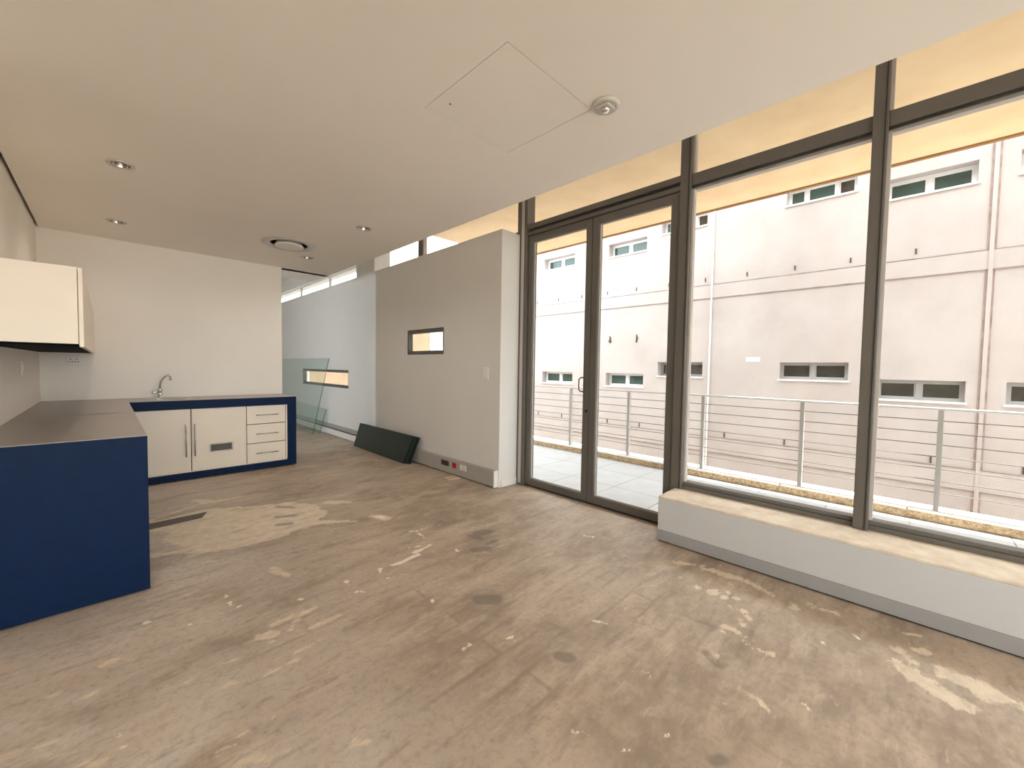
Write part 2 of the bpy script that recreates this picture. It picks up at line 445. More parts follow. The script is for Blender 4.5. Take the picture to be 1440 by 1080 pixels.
def part(mb, name, material, parent, bevel=0.0, **tags):
    """mesh given in world coordinates, parented to an Empty standing anywhere"""
    o = mb.build(name, material, None, bevel, **tags)
    l = Vector((0, 0, 0)); p = parent
    while p is not None:
        l += p.location; p = p.parent
    o.parent = parent
    o.location = -l
    return o

def copy_part(src, parent, loc):
    o = src.copy(); COL.objects.link(o); o.parent = parent; o.location = loc
    return o

def holed(mb, plane, a0, a1, u0, u1, w0, w1, holes):
    """slab with rectangular holes. plane 'x': thickness a along x, u=y, w=z; 'y': u=x, w=z; 'z': u=x, w=y"""
    us = sorted({u0, u1, *[h[0] for h in holes], *[h[1] for h in holes]})
    ws = sorted({w0, w1, *[h[2] for h in holes], *[h[3] for h in holes]})
    for i in range(len(us)-1):
        run = None
        spans = []
        for j in range(len(ws)-1):
            uc, wc = (us[i]+us[i+1])/2, (ws[j]+ws[j+1])/2
            inside = any(h[0] < uc < h[1] and h[2] < wc < h[3] for h in holes)
            if not inside:
                if run is None: run = [ws[j], ws[j+1]]
                else: run[1] = ws[j+1]
            elif run: spans.append(run); run = None
        if run: spans.append(run)
        for s in spans:
            if plane == 'x': mb.box(a0, a1, us[i], us[i+1], s[0], s[1])
            elif plane == 'y': mb.box(us[i], us[i+1], a0, a1, s[0], s[1])
            else: mb.box(us[i], us[i+1], s[0], s[1], a0, a1)
    return mb

# ================================================================== THE SETTING
CEIL = 2.66          # dropped ceiling
SLAB = 3.29          # upper slab / outside soffit
XW = -0.48           # left wall face
XP = 3.01            # partition face
XG = 3.34            # glazing line
YB = 6.31            # kitchen back wall face
CE = 2.39            # edge of dropped ceiling

# ---- floor with glue-residue attributes
POLYS=[
[(0.233,4.421),(0.447,4.443),(0.616,4.498),(0.857,4.340),(1.059,4.221),(1.263,4.185),(1.387,3.888),(1.368,3.625),(1.247,3.538),(1.454,3.309),(1.225,3.436),(1.018,3.421),(0.893,3.377),(0.702,3.348),(0.581,3.384),(0.485,3.425),(0.352,3.442),(0.421,3.544),(0.326,3.559),(0.198,3.572),(0.112,3.625),(0.099,3.743),(0.294,3.633),(0.365,3.663),(0.264,3.858),(0.318,4.025),(0.219,4.185),(0.114,4.214),(0.120,4.398)],
[(2.630,-0.113),(2.639,-0.152),(2.639,-0.232),(2.624,-0.305),(2.598,-0.367),(2.563,-0.415),(2.458,-0.400),(2.501,-0.355),(2.538,-0.333),(2.508,-0.298),(2.467,-0.276),(2.464,-0.244),(2.499,-0.222),(2.531,-0.214),(2.539,-0.169),(2.538,-0.127)],
[(2.552,0.032),(2.569,0.008),(2.553,-0.039),(2.513,-0.089),(2.494,-0.126),(2.456,-0.181),(2.425,-0.236),(2.371,-0.218),(2.345,-0.170),(2.370,-0.123),(2.391,-0.093),(2.419,-0.040),(2.439,-0.017),(2.472,0.023)],
]
LIGHTS=[(0.236,4.471,0.529,4.628,0.024),(0.534,4.668,0.909,4.673,0.027),(0.580,4.828,0.692,4.657,0.039),(0.232,3.303,0.474,3.285,0.018),(0.358,3.327,0.411,3.310,0.019),(1.636,3.291,1.683,3.191,0.047),(1.473,3.945,1.621,3.809,0.034),(1.243,3.487,1.454,3.309,0.023),(0.738,2.872,0.776,2.715,0.019),(2.733,1.128,2.817,0.964,0.019),(2.791,0.955,2.816,0.819,0.025),(2.816,0.819,2.824,0.677,0.033),(2.812,0.674,2.763,0.544,0.017),(2.524,0.890,2.515,0.883,0.030),(2.533,0.801,2.524,0.794,0.033),(2.519,0.737,2.510,0.731,0.023),(2.604,0.734,2.594,0.727,0.016),(2.703,0.749,2.693,0.742,0.020),(2.570,0.676,2.561,0.670,0.016),(2.448,0.678,2.440,0.672,0.015),(2.457,0.618,2.449,0.612,0.025),(2.415,0.581,2.407,0.575,0.022),(2.366,0.606,2.359,0.601,0.010),(2.234,0.640,2.227,0.635,0.028),(2.185,0.638,2.179,0.633,0.019),(2.236,0.599,2.230,0.594,0.016),(2.318,0.580,2.311,0.575,0.018),(2.229,0.540,2.222,0.535,0.020),(2.183,0.520,2.177,0.516,0.022),(2.233,0.573,2.226,0.568,0.011),(2.152,0.490,2.147,0.485,0.013),(2.163,0.463,2.157,0.458,0.024),(2.186,0.424,2.180,0.420,0.011),(2.710,0.434,2.701,0.429,0.021),(2.774,0.362,2.764,0.357,0.018),(1.953,0.607,1.948,0.602,0.023),(1.932,0.581,1.927,0.576,0.016),(2.551,0.993,2.542,0.985,0.015),(1.636,0.784,1.633,0.779,0.018),(2.806,0.366,2.803,0.255,0.013),(1.846,0.446,1.795,0.340,0.006),(2.152,0.490,2.183,0.424,0.010),(2.398,-0.261,2.382,-0.295,0.008),(2.384,-0.312,2.375,-0.340,0.008),(2.745,0.448,2.694,0.414,0.015),(2.777,0.370,2.806,0.263,0.015),(2.844,-0.012,2.865,-0.050,0.009),(2.709,-0.044,2.725,-0.110,0.008),(2.648,-0.002,2.585,-0.039,0.016),(0.204,2.089,0.342,2.102,0.009),(0.305,2.108,0.393,2.091,0.013),(0.392,2.084,0.461,2.088,0.006),(0.274,1.944,0.351,1.940,0.012),(0.143,1.999,0.223,1.987,0.005),(-0.038,2.396,0.039,2.423,0.015),(-0.027,2.443,0.000,2.446,0.015),(0.245,1.628,0.283,1.631,0.012),(0.301,1.642,0.340,1.648,0.012),(0.288,1.522,0.333,1.520,0.019),(-0.202,2.084,-0.153,2.063,0.008),(-0.271,2.090,-0.233,2.078,0.010),(-0.186,1.978,-0.128,1.976,0.010),(-0.071,2.248,-0.047,2.273,0.012),(-0.180,2.352,-0.161,2.359,0.006),(-0.072,1.871,-0.031,1.848,0.011),(0.498,2.251,0.774,2.253,0.013),(0.506,2.189,0.535,2.180,0.037),(0.511,2.115,0.691,2.086,0.010),(0.691,2.086,0.833,2.090,0.016),(0.609,1.955,0.692,1.967,0.011),(0.452,1.903,0.578,1.905,0.013),(0.622,2.152,0.663,2.210,0.010),(0.327,1.496,0.415,1.466,0.014),(0.340,1.505,0.355,1.481,0.019),(0.376,1.659,0.415,1.653,0.006),(0.592,1.332,0.621,1.313,0.007)]
WHITES=[(1.315,2.394,1.430,2.387,0.014),(1.422,2.395,1.516,2.414,0.019),(1.513,2.454,1.662,2.479,0.016),(1.522,2.542,1.602,2.527,0.011),(1.680,2.806,1.736,2.778,0.012),(1.722,2.743,1.703,2.624,0.010),(1.775,2.776,1.951,2.754,0.008),(1.233,2.406,1.210,2.365,0.011),(1.212,2.273,1.220,2.265,0.010),(1.757,2.302,1.754,2.274,0.012),(1.780,1.134,1.808,1.081,0.014),(1.321,1.347,1.367,1.308,0.005),(1.343,1.370,1.379,1.345,0.005),(1.152,1.441,1.202,1.443,0.005),(1.276,1.881,1.259,1.838,0.010),(1.647,3.281,1.671,3.230,0.020),(2.644,1.793,2.677,1.740,0.008),(0.457,2.635,0.457,2.589,0.009),(0.481,2.544,0.489,2.552,0.008),(0.454,2.735,0.459,2.693,0.006),(0.118,2.701,0.125,2.714,0.013),(0.154,2.696,0.161,2.699,0.007),(0.271,2.555,0.274,2.533,0.007),(0.280,2.887,0.307,2.875,0.007),(0.132,2.853,0.160,2.838,0.007),(0.748,2.399,0.750,2.388,0.011),(1.012,2.405,1.007,2.354,0.009),(1.008,2.247,1.040,2.222,0.009),(0.651,2.892,0.652,2.886,0.006),(1.937,0.258,1.939,0.244,0.003),(1.923,0.238,1.914,0.235,0.004),(2.029,0.165,2.028,0.162,0.004),(2.090,0.160,2.075,0.145,0.002),(1.921,0.082,1.929,0.068,0.003),(2.732,-0.133,2.730,-0.139,0.005),(2.147,-0.065,2.148,-0.068,0.004),(2.341,0.008,2.342,0.002,0.004),(2.451,0.264,2.441,0.256,0.004),(2.642,0.163,2.623,0.145,0.010),(2.135,0.243,2.134,0.242,0.002),(0.012,1.867,0.021,1.863,0.004),(0.065,1.861,0.074,1.854,0.004),(-0.000,1.953,0.011,1.941,0.004),(-0.307,2.644,-0.291,2.626,0.002),(-0.201,2.848,-0.189,2.846,0.004),(-0.048,2.961,-0.040,2.953,0.004),(1.173,0.837,1.208,0.784,0.002),(1.408,0.583,1.415,0.576,0.002),(1.232,0.675,1.261,0.645,0.002),(1.808,0.520,1.808,0.509,0.004),(1.229,1.041,1.220,1.019,0.004),(1.634,0.787,1.643,0.771,0.007),(1.488,0.676,1.508,0.663,0.004)]
DARKS=[(1.480,1.695,1.534,1.643,0.054),(2.062,2.404,2.136,2.382,0.054),(1.988,2.403,2.007,2.319,0.033),(1.856,2.202,1.930,2.149,0.042),(1.985,2.211,2.075,2.211,0.028),(1.811,2.119,1.816,2.115,0.015),(1.960,0.641,1.917,0.572,0.025),(1.941,0.565,1.940,0.543,0.010),(1.447,1.101,1.468,1.066,0.035),(0.978,3.644,1.049,3.614,0.034),(1.018,3.843,1.128,3.788,0.035),(1.093,4.124,1.192,4.002,0.027),(1.426,0.431,1.455,0.412,0.023)]
def build_floor():
    xs = np.unique(np.round(np.concatenate([[-2.7, -1.2], np.arange(-0.6, 3.06, 0.012), [3.2, 3.42]]), 4))
    ys = np.unique(np.round(np.concatenate([[-2.7, -2.0], np.arange(-0.72, 2.6, 0.012), np.arange(2.6, 5.9, 0.025), [7.0, 9.0, 12.1]]), 4))
    X, Y = np.meshgrid(xs, ys)
    nx, ny = len(xs), len(ys)
    P = np.stack([X.ravel(), Y.ravel()], 1)
    def seg(a, b):
        a = np.array(a); b = np.array(b); d = b-a
        t = np.clip(((P-a)@d)/max(d@d, 1e-9), 0, 1)
        return np.linalg.norm(P-a-t[:, None]*d, axis=1)
    def caps(lst):
        s = np.full(len(P), -0.5)
        for x0, y0, x1, y1, r in lst:
            s = np.maximum(s, r-seg((x0, y0), (x1, y1)))
        return s
    glue = caps(LIGHTS)
    for poly in POLYS:
        ins = np.zeros(len(P), bool); dist = np.full(len(P), 9.0)
        for i in range(len(poly)):
            a, b = poly[i], poly[(i+1) % len(poly)]
            dist = np.minimum(dist, seg(a, b))
            cond = (a[1] > P[:, 1]) != (b[1] > P[:, 1])
            with np.errstate(divide='ignore', invalid='ignore'):
                xi = (b[0]-a[0])*(P[:, 1]-a[1])/(b[1]-a[1])+a[0]
            ins ^= cond & (P[:, 0] < xi)
        glue = np.maximum(glue, np.where(ins, dist, -dist))
    fleck = caps(WHITES); stain = caps(DARKS)
    verts = np.stack([P[:, 0], P[:, 1], np.zeros(len(P))], 1)
    idx = np.arange(nx*ny).reshape(ny, nx)
    q = np.stack([idx[:-1, :-1], idx[:-1, 1:], idx[1:, 1:], idx[1:, :-1]], -1).reshape(-1, 4)
    # skirt so that the floor is a slab with thickness
    me = bpy.data.meshes.new('floor')
    nv = len(verts)
    x0, x1, y0, y1 = xs[0], xs[-1], ys[0], ys[-1]
    extra = np.array([(x0, y0, -0.25), (x1, y0, -0.25), (x1, y1, -0.25), (x0, y1, -0.25)])
    allv = np.concatenate([verts, extra])
    c = [idx[0, 0], idx[0, -1], idx[-1, -1], idx[-1, 0]]
    ex = [(nv+0, nv+3, nv+2, nv+1)]
    me.vertices.add(len(allv)); me.vertices.foreach_set('co', allv.ravel().astype(np.float32))
    sides = [(nv+0, nv+1, c[1], c[0]), (nv+1, nv+2, c[2], c[1]), (nv+2, nv+3, c[3], c[2]), (nv+3, nv+0, c[0], c[3])]
    allq = np.concatenate([q, np.array(ex+sides)])
    me.loops.add(allq.size); me.loops.foreach_set('vertex_index', allq.ravel().astype(np.int32))
    me.polygons.add(len(allq)); me.polygons.foreach_set('loop_start', (np.arange(len(allq))*4).astype(np.int32))
    me.update(calc_edges=True)
    for n, a in (('glue', glue), ('fleck', fleck), ('stain', stain)):
        at = me.attributes.new(n, 'FLOAT', 'POINT')
        at.data.foreach_set('value', np.concatenate([a, np.full(4, -0.5)]).astype(np.float32))
    me.materials.append(M['floor'])
    o = bpy.data.objects.new('floor', me); COL.objects.link(o)
    o['kind'] = 'structure'
    return o
build_floor()

# ---- ceilings
HX0, HX1, HY0, HY1 = 1.188, 1.795, 1.240, 1.860       # access hatch
holes = [(HX0, HX1, HY0, HY1)]
DL = [(0.092, 3.885), (0.092, 5.475), (1.803, 3.868), (1.803, 5.457)]
for x, y in DL:
    holes.append((x-0.05, x+0.05, y-0.05, y+0.05))
DIFF = (1.47, 5.02)
holes.append((DIFF[0]-0.188, DIFF[0]+0.188, DIFF[1]-0.188, DIFF[1]+0.188))
mb = MB(); holed(mb, 'z', CEIL, CEIL+0.03, -2.6, CE, -2.6, YB+0.02, [(-3.6, XW+0.022, 3.05, 7)] + holes)
mb.build('ceiling', 'ceiling', kind='structure')
MB().box(CE-0.03, CE, -2.6, YB, CEIL+0.03, SLAB).build('wall_bulkhead', 'ceiling', kind='structure')
MB().box(1.745, CE, YB+0.02, YB+0.12, CEIL, SLAB).build('wall_bulkhead', 'ceiling', kind='structure')
MB().box(-2.7, XG+0.06, -2.7, 12.1, SLAB, SLAB+0.25).build('ceiling_slab', 'ceiling', kind='structure')

# ---- walls of the room
MB().box(XW-0.12, XW, 3.05, YB+0.12, 0, SLAB).build('wall_left', 'wall', kind='structure')
MB().box(XW, 1.745, YB, YB+0.12, 0, SLAB).build('wall_back', 'wall', kind='structure')
MB().box(-2.7, XW-0.12, 3.05, 3.17, 0, SLAB).build('wall_return', 'wall', kind='structure')
W1 = (4.222, 5.114, 1.476, 1.817)      # small window, near
W2 = (7.070, 9.430, 0.900, 1.228)      # small window, far
mb = MB(); holed(mb, 'x', XP, XP+0.085, 3.18, 12.0, 0, 2.80, [W1, W2])
holed(mb, 'x', XP+0.085, XG-0.056, 3.18, 12.0, 0, 2.80, [(W[0]-0.02, W[1]+0.42, W[2]-0.01, W[3]+0.01) for W in (W1, W2)])
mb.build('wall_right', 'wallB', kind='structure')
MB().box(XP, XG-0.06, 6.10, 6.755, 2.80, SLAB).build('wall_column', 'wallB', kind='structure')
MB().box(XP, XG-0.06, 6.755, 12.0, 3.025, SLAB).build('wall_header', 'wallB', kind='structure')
# far room behind the kitchen wall
MB().box(-1.6, XG-0.06, 12.0, 12.1, 0, SLAB).build('wall_far', 'wallB', kind='structure')
mb = MB(); holed(mb, 'x', -1.6, -1.5, 6.43, 12.0, 0, SLAB, [(7.28, 7.54, 1.60, 2.30)])
mb.build('wall_far_left', 'wallB', kind='structure')
# behind the camera
mb = MB(); holed(mb, 'y', -2.7, -2.6, -2.7, XG+0.06, 0, SLAB, [(-2.5, 0.20, 0.05, 2.63), (0.30, 2.95, 0.05, 2.63)])
mb.build('wall_rear', 'wall', kind='structure')
MB().box(-2.7, -2.6, -2.6, 3.05, 0, SLAB).build('wall_side', 'wall', kind='structure')
MB().box(-3.2, 3.41, -4.6, -2.7, -0.30, -0.02).build('floor_bounce_block', 'tile', kind='structure')  # added unseen slab, blocks ground light rising into the rear windows
MB().box(-3.2, 3.41, -4.6, -2.7, SLAB-0.30, SLAB-0.15).build('ceiling_sun_block', 'soffit', kind='structure')  # added unseen slab, keeps the sun out of the rear windows

def simple_window(name, plane, a, u0, u1, w0, w1, nlight, fw_=0.05):
    """framed window in a hole; plane 'x' or 'y' at a"""
    r = empty(name, (a, (u0+u1)/2, w0) if plane == 'x' else ((u0+u1)/2, a, w0), kind='structure')
    def bx(mb, q0, q1, s0, s1, d=0.03):
        return mb.box(a-d, a+d, q0, q1, s0, s1) if plane == 'x' else mb.box(q0, q1, a-d, a+d, s0, s1)
    f = MB()
    bx(f, u0, u1, w0, w0+fw_); bx(f, u0, u1, w1-fw_, w1)
    bx(f, u0, u0+fw_, w0+fw_, w1-fw_); bx(f, u1-fw_, u1, w0+fw_, w1-fw_)
    part(f, 'window_frame', 'frame', r)
    step = (u1-u0-fw_)/nlight
    for k in range(nlight):
        c0 = u0+fw_+k*step; c1 = u0+(k+1)*step
        if k: part(bx(MB(), c0-fw_, c0, w0+fw_, w1-fw_), 'mullion', 'frame', r)
        part(bx(MB(), c0, c1, w0+fw_, w1-fw_, 0.003), 'pane', 'glass', r)
    return r
simple_window('added_window_6', 'y', -2.65, -2.5, 0.20, 0.05, 2.63, 3)  # added pair of unseen rear windows, there to bring in daylight
simple_window('added_window_7', 'y', -2.65, 0.30, 2.95, 0.05, 2.63, 3)
simple_window('added_slot_window', 'x', -1.55, 7.28, 7.54, 1.60, 2.30, 1, 0.03)  # added unseen slot window, shaped to throw light on the far wall
dl_ = bpy.data.lights.new('slot_fill', 'AREA'); dl_.shape = 'RECTANGLE'; dl_.size = 0.55; dl_.size_y = 0.16
dl_.energy = 36.0; dl_.color = (0.72, 0.88, 1.0)                # added area lamp, lights the far wall from the unseen slot
do_ = bpy.data.objects.new('slot_fill', dl_); COL.objects.link(do_)
do_.location = (-1.51, 7.41, 1.95); do_.rotation_euler = (0, -math.pi/2, 0)

# ---- small windows in the partition
def slot_window(name, y0, y1, z0, z1, fr=0.052):
    r = empty(name, (XP+0.04, (y0+y1)/2, z0), kind='structure')
    a, b = XP+0.012, XP+0.075
    part(MB().box(a, b, y0+0.001, y1-0.001, z0+0.001, z0+fr), 'bottom_rail', 'frame', r, 0.003)
    part(MB().box(a, b, y0+0.001, y1-0.001, z1-fr, z1-0.001), 'top_rail', 'frame', r, 0.003)
    part(MB().box(a, b, y0+0.001, y0+fr*0.8, z0+fr, z1-fr), 'stile', 'frame', r, 0.003)
    part(MB().box(a, b, y1-fr*0.8, y1-0.001, z0+fr, z1-fr), 'stile', 'frame', r, 0.003)
    part(MB().box(XP+0.045, XP+0.051, y0+fr*0.8, y1-fr*0.8, z0+fr, z1-fr), 'pane', 'glass', r)
slot_window('window_1', *W1)
slot_window('window_2', *W2)

# ---- clerestory strips above the partition
r = empty('window_3', (XG, 4.7, 2.80), kind='structure')
part(MB().box(XG-0.05, XG+0.05, 3.20, 6.10, 2.80, 2.84), 'bottom_rail', 'frame', r)
part(MB().box(XG-0.05, XG+0.05, 3.20, 6.10, SLAB-0.04, SLAB), 'top_rail', 'frame', r)
part(MB().box(XG-0.045, XG+0.05, 5.19, 5.295, 2.84, SLAB-0.04), 'mullion', 'frame', r, 0.004)
part(MB().box(XG-0.03, XG+0.03, 5.165, 5.19, 2.84, SLAB-0.04), 'glazing_bead', 'bead', r)
part(MB().box(XG-0.004, XG+0.004, 3.20, 5.165, 2.84, SLAB-0.04), 'pane', 'glass', r)
part(MB().box(XG-0.004, XG+0.004, 5.295, 6.10, 2.84, SLAB-0.04), 'pane', 'glass', r)
MB().box(XG-0.056, XG+0.02, 3.216, 6.755, 2.74, 2.80).build('trim_1', 'wallB', kind='structure')
r = empty('window_4', (XP+0.1, 9.0, 2.80), kind='structure')
ys_ = [6.755, 8.14, 9.78, 12.0]
part(MB().box(XP+0.08, XP+0.12, 6.755, 12.0, 2.80, 2.812), 'bottom_rail', 'alu', r)
part(MB().box(XP+0.08, XP+0.12, 6.755, 12.0, 3.012, 3.025), 'top_rail', 'alu', r)
for k in range(3):
    part(MB().box(XP+0.097, XP+0.103, ys_[k]+0.02, ys_[k+1]-0.02, 2.812, 3.012), 'pane', 'glass', r)
    part(MB().box(XP+0.08, XP+0.12, ys_[k+1]-0.02, ys_[k+1]+0.02 if k < 2 else ys_[k+1], 2.812, 3.012), 'mullion', 'alu', r)

# ---- curtain-wall glazing beside the doors (window_5) and its bays behind the camera
r = empty('window_5', (XG, 0.7, 0.352), kind='structure')
MUL = [(1.312, 1.398), (0.166, 0.238), (-0.996, -0.924), (-2.156, -2.084)]
zs = 0.352
for k, (a, b) in enumerate(MUL):
    part(MB().box(3.275 if k else 3.285, 3.41, a, b, zs if k else 0.0, SLAB), 'mullion', 'frame', r, 0.004)
    # slender groove strip on the inner face
    part(MB().box(3.272 if k else 3.281, 3.276 if k else 3.286, a+0.012, a+0.018, zs+0.005, SLAB-0.002), 'groove', 'gasket', r)
for k in range(4):
    y1 = MUL[k][0]; y0 = MUL[k+1][1] if k < 3 else -2.6
    part(MB().box(3.300, 3.40, y0, y1, 2.785, 2.876), 'transom', 'frame', r, 0.004)
    part(MB().box(3.310, 3.322, y0, y1, 2.770, 2.785), 'gasket', 'gasket', r)
    part(MB().box(3.350, 3.40, y0, y1, 2.762, 2.785), 'glazing_bead', 'bead', r)
    part(MB().box(3.305, 3.40, y0, y1, zs, zs+0.032), 'sill_rail', 'frame', r, 0.004)
    part(MB().box(3.318, 3.40, y0, y1, zs+0.032, zs+0.058), 'sill_bead', 'frame', r, 0.003)
    part(MB().box(3.325, 3.37, y1-0.016, y1, zs+0.058, 2.762), 'glazing_bead', 'bead', r)
    part(MB().box(3.325, 3.37, y1-0.016, y1, 2.876, SLAB), 'glazing_bead', 'bead', r)
    part(MB().box(XG-0.004, XG+0.004, y0, y1-0.016, zs+0.058, 2.762), 'pane', 'glass', r)
    part(MB().box(XG-0.004, XG+0.004, y0, y1-0.016, 2.876, SLAB), 'pane', 'glass', r)

# ---- double doors
r = empty('door_1', (XG, 2.23, 0.0), kind='structure')
part(MB().box(3.283, 3.41, 3.072, 3.178, 0, SLAB), 'jamb', 'frame', r, 0.004)
part(MB().box(3.279, 3.284, 3.110, 3.150, 0.02, SLAB-0.01), 'jamb_cover', 'bead', r)
part(MB().box(3.2845, 3.41, 3.178, 3.215, 0.0, SLAB), 'jamb_cover', 'frame', r)
part(MB().box(3.290, 3.41, 1.398, 3.072, 2.835, 2.888), 'door_head', 'frame', r, 0.004)
part(MB().box(3.312, 3.41, 1.398, 3.072, 2.808, 2.835), 'head_groove', 'gasket', r)
part(MB().box(3.296, 3.41, 1.398, 3.072, 2.770, 2.808), 'head_rail', 'frame', r, 0.004)
part(MB().box(XG-0.004, XG+0.004, 1.398, 3.072, 2.888, SLAB), 'fanlight_pane', 'glass', r)
part(MB().box(3.300, 3.40, 1.398, 3.072, -0.003, 0.012), 'threshold', 'gasket', r)
def leaf(y0, y1, handle):
    lf = empty('door_leaf', (0, (y0+y1)/2-2.23, 0)); lf.parent = r
    bpy.context.view_layer.update()
    a, b = 3.308, 3.372
    part(MB().box(a, b, y0, y0+0.070, 0.014, 2.764), 'stile', 'frame', lf, 0.003)
    part(MB().box(a, b, y1-0.070, y1, 0.014, 2.764), 'stile', 'frame', lf, 0.003)
    part(MB().box(a, b, y0+0.070, y1-0.070, 0.014, 0.086), 'bottom_rail', 'frame', lf, 0.003)
    part(MB().box(a, b, y0+0.070, y1-0.070, 2.692, 2.764), 'top_rail', 'frame', lf, 0.003)
    bd = MB()
    bd.box(a+0.02, a+0.03, y0+0.070, y1-0.070, 0.086, 0.098); bd.box(a+0.02, a+0.03, y0+0.070, y1-0.070, 2.680, 2.692)
    bd.box(a+0.02, a+0.03, y1-0.080, y1-0.070, 0.098, 2.680); bd.box(a+0.02, a+0.03, y0+0.070, y0+0.080, 0.098, 2.680)
    part(bd, 'glazing_bead', 'bead', lf)
    part(MB().box(XG-0.003, XG+0.003, y0+0.070, y1-0.070, 0.086, 2.692), 'pane', 'glass', lf)
    if handle:
        hy = y0+0.060
        pts = [(a, hy, 1.10)]
        pts += [(a-0.045*math.sin(t), hy+0.020*math.sin(t), 1.165-0.065*math.cos(t)) for t in [k*math.pi/14 for k in range(1, 14)]]
        pts += [(a, hy, 1.23)]
        pts = [(a, hy, 1.095), (a-0.030, hy+0.016, 1.098), (a-0.048, hy+0.024, 1.115), (a-0.050, hy+0.025, 1.165), (a-0.048, hy+0.024, 1.215), (a-0.030, hy+0.016, 1.232), (a, hy, 1.235)]
        part(MB().tube(pts, 0.007, 10), 'handle', 'frame', lf)
        part(MB().lathe([(0.015, 0.0), (0.015, -0.008), (0.009, -0.012)], (a, y0+0.022, 0.905), 16, 'x'), 'lock', 'black', lf)
leaf(2.238, 3.068, True)
leaf(1.402, 2.232, False)

# ---- skirting on the partition end
MB().box(XP+0.03, XG-0.06, 3.168, 3.18, 0, 0.075).build('baseboard_partition', 'plastic', kind='structure', bevel=0.002)

# ================================================================== WINDOW BENCH
b = empty('window_bench', (3.15, 0, 0), 'low white plinth bench with speckled beige top under the tall windows', 'bench')
part(MB().box(2.990, 3.42, -2.6, 1.362, 0.092, 0.335), 'bench_body', 'bench', b, 0.003)
part(MB().box(2.990, 3.42, -2.6, 1.362, 0.335, 0.352), 'bench_top', 'benchtop', b, 0.004, label='speckled beige screed top')
part(MB().box(2.984, 3.42, -2.6, 1.366, 0.012, 0.092), 'skirting', 'skirt', b, 0.002, label='grey skirting strip')
part(MB().box(3.0, 3.42, -2.6, 1.355, 0.0, 0.012), 'shadow_gap', 'gap', b)

# ================================================================== KITCHEN
TOPZ = 0.900
# ---- continuous L-shaped worktop
w = empty('worktop', (-0.16, 5.9, 0.80), 'L-shaped worktop with grey laminate top and navy blue edges', 'worktop')
SK = (0.365, 0.665, 5.955, 6.195)     # cut-out for the bowl
mb = MB(); mb.box(XW+0.001, 0.158, 3.090, 5.72, 0.800, 0.897)
holed(mb, 'z', 0.800, 0.897, XW+0.001, 1.746, 5.72, YB-0.001, [SK])
part(mb, 'slab', 'blue', w)
mb = MB(); mb.box(XW+0.001, 0.157, 3.091, 5.721, 0.897, TOPZ)
holed(mb, 'z', 0.897, TOPZ, XW+0.001, 1.745, 5.721, YB-0.001, [SK])
part(mb, 'laminate_top', 'top', w, label='scuffed grey laminate surface')

# ---- left arm under the worktop
c = empty('counter_unit', (-0.16, 4.4, 0), 'navy blue counter base, its broad end panel facing the room', 'counter')
part(MB().box(XW+0.001, 0.158, 3.090, 3.108, 0.008, 0.7998), 'end_panel', 'blue', c)
part(MB().box(0.140, 0.158, 3.108, 5.74, 0.008, 0.800), 'side_panel', 'blue', c)
part(MB().box(XW+0.03, 0.120, 3.14, 5.70, 0.0, 0.07), 'plinth', 'navy', c)

# ---- sink unit
s = empty('sink_cabinet', (0.95, 5.73, 0), 'navy framed sink cabinet with cream doors and three drawers', 'cabinet')
part(MB().box(1.645, 1.746, 5.720, YB-0.002, 0.010, 0.800), 'end_panel', 'blue', s, 0.0015)
part(MB().box(0.159, 1.645, 5.720, 5.79, 0.012, 0.078), 'bottom_rail', 'blue', s, 0.0015)
part(MB().box(0.165, 1.70, 5.76, 6.28, 0.0, 0.012), 'plinth', 'gap', s)  # dark strip, shade under the bottom rail put into its colour
car = MB()
car.box(0.160, 1.643, 5.752, 6.29, 0.080, 0.094); car.box(0.160, 0.176, 5.752, 6.29, 0.094, 0.798)
car.box(1.176, 1.192, 5.752, 6.29, 0.094, 0.798); car.box(1.626, 1.643, 5.736, 6.29, 0.094, 0.798)
car.box(0.176, 1.626, 6.274, 6.29, 0.094, 0.798)
part(car, 'carcass', 'cream', s)
back = MB().box(0.176, 1.626, 5.762, 5.768, 0.094, 0.798); part(back, 'gap_shade_sheet', 'gap', s)  # dark sheet close behind the fronts, shades their gaps by colour
def bar_handle(p0, p1, out, parent):
    """round bar on two studs, standing out towards -y"""
    p0 = Vector(p0); p1 = Vector(p1); d = (p1-p0).normalized()
    m = MB(); o = Vector((0, -out, 0))
    m.tube([p0+o, p1+o], 0.006, 10)
    for t in (p0+d*0.03, p1-d*0.03):
        m.tube([t, t+o], 0.0045, 8)
    return part(m, 'handle', 'steel', parent, label='brushed steel bar handle')
def door(x0, x1, hx):
    d = part(MB().box(x0, x1, 5.734, 5.752, 0.090, 0.797), 'door', 'cream', s, 0.0015)
    bar_handle((hx, 5.734, 0.265), (hx, 5.734, 0.632), 0.030, d)
    return d
door(0.176, 0.656, 0.612)
d2 = door(0.664, 1.176, 0.690)
g = MB()
g.box(0.824, 1.052, 5.7285, 5.734, 0.288, 0.300); g.box(0.824, 1.052, 5.7285, 5.734, 0.374, 0.386)
g.box(0.824, 0.836, 5.7285, 5.734, 0.300, 0.374); g.box(1.040, 1.052, 5.7285, 5.734, 0.300, 0.374)
part(g, 'vent_frame', 'reflector', d2, label='small metal vent grille frame')
part(MB().box(0.836, 1.040, 5.7320, 5.734, 0.300, 0.374), 'vent_back', 'gap', d2)
for k in range(6):
    z = 0.304+k*0.0118
    part(MB().hexa([(0.836, 5.7295, z), (1.040, 5.7295, z), (1.040, 5.7315, z+0.003), (0.836, 5.7315, z+0.003),
                    (0.836, 5.7295, z+0.004), (1.040, 5.7295, z+0.004), (1.040, 5.7315, z+0.008), (0.836, 5.7315, z+0.008)]), 'vent_slat', 'frame', d2)
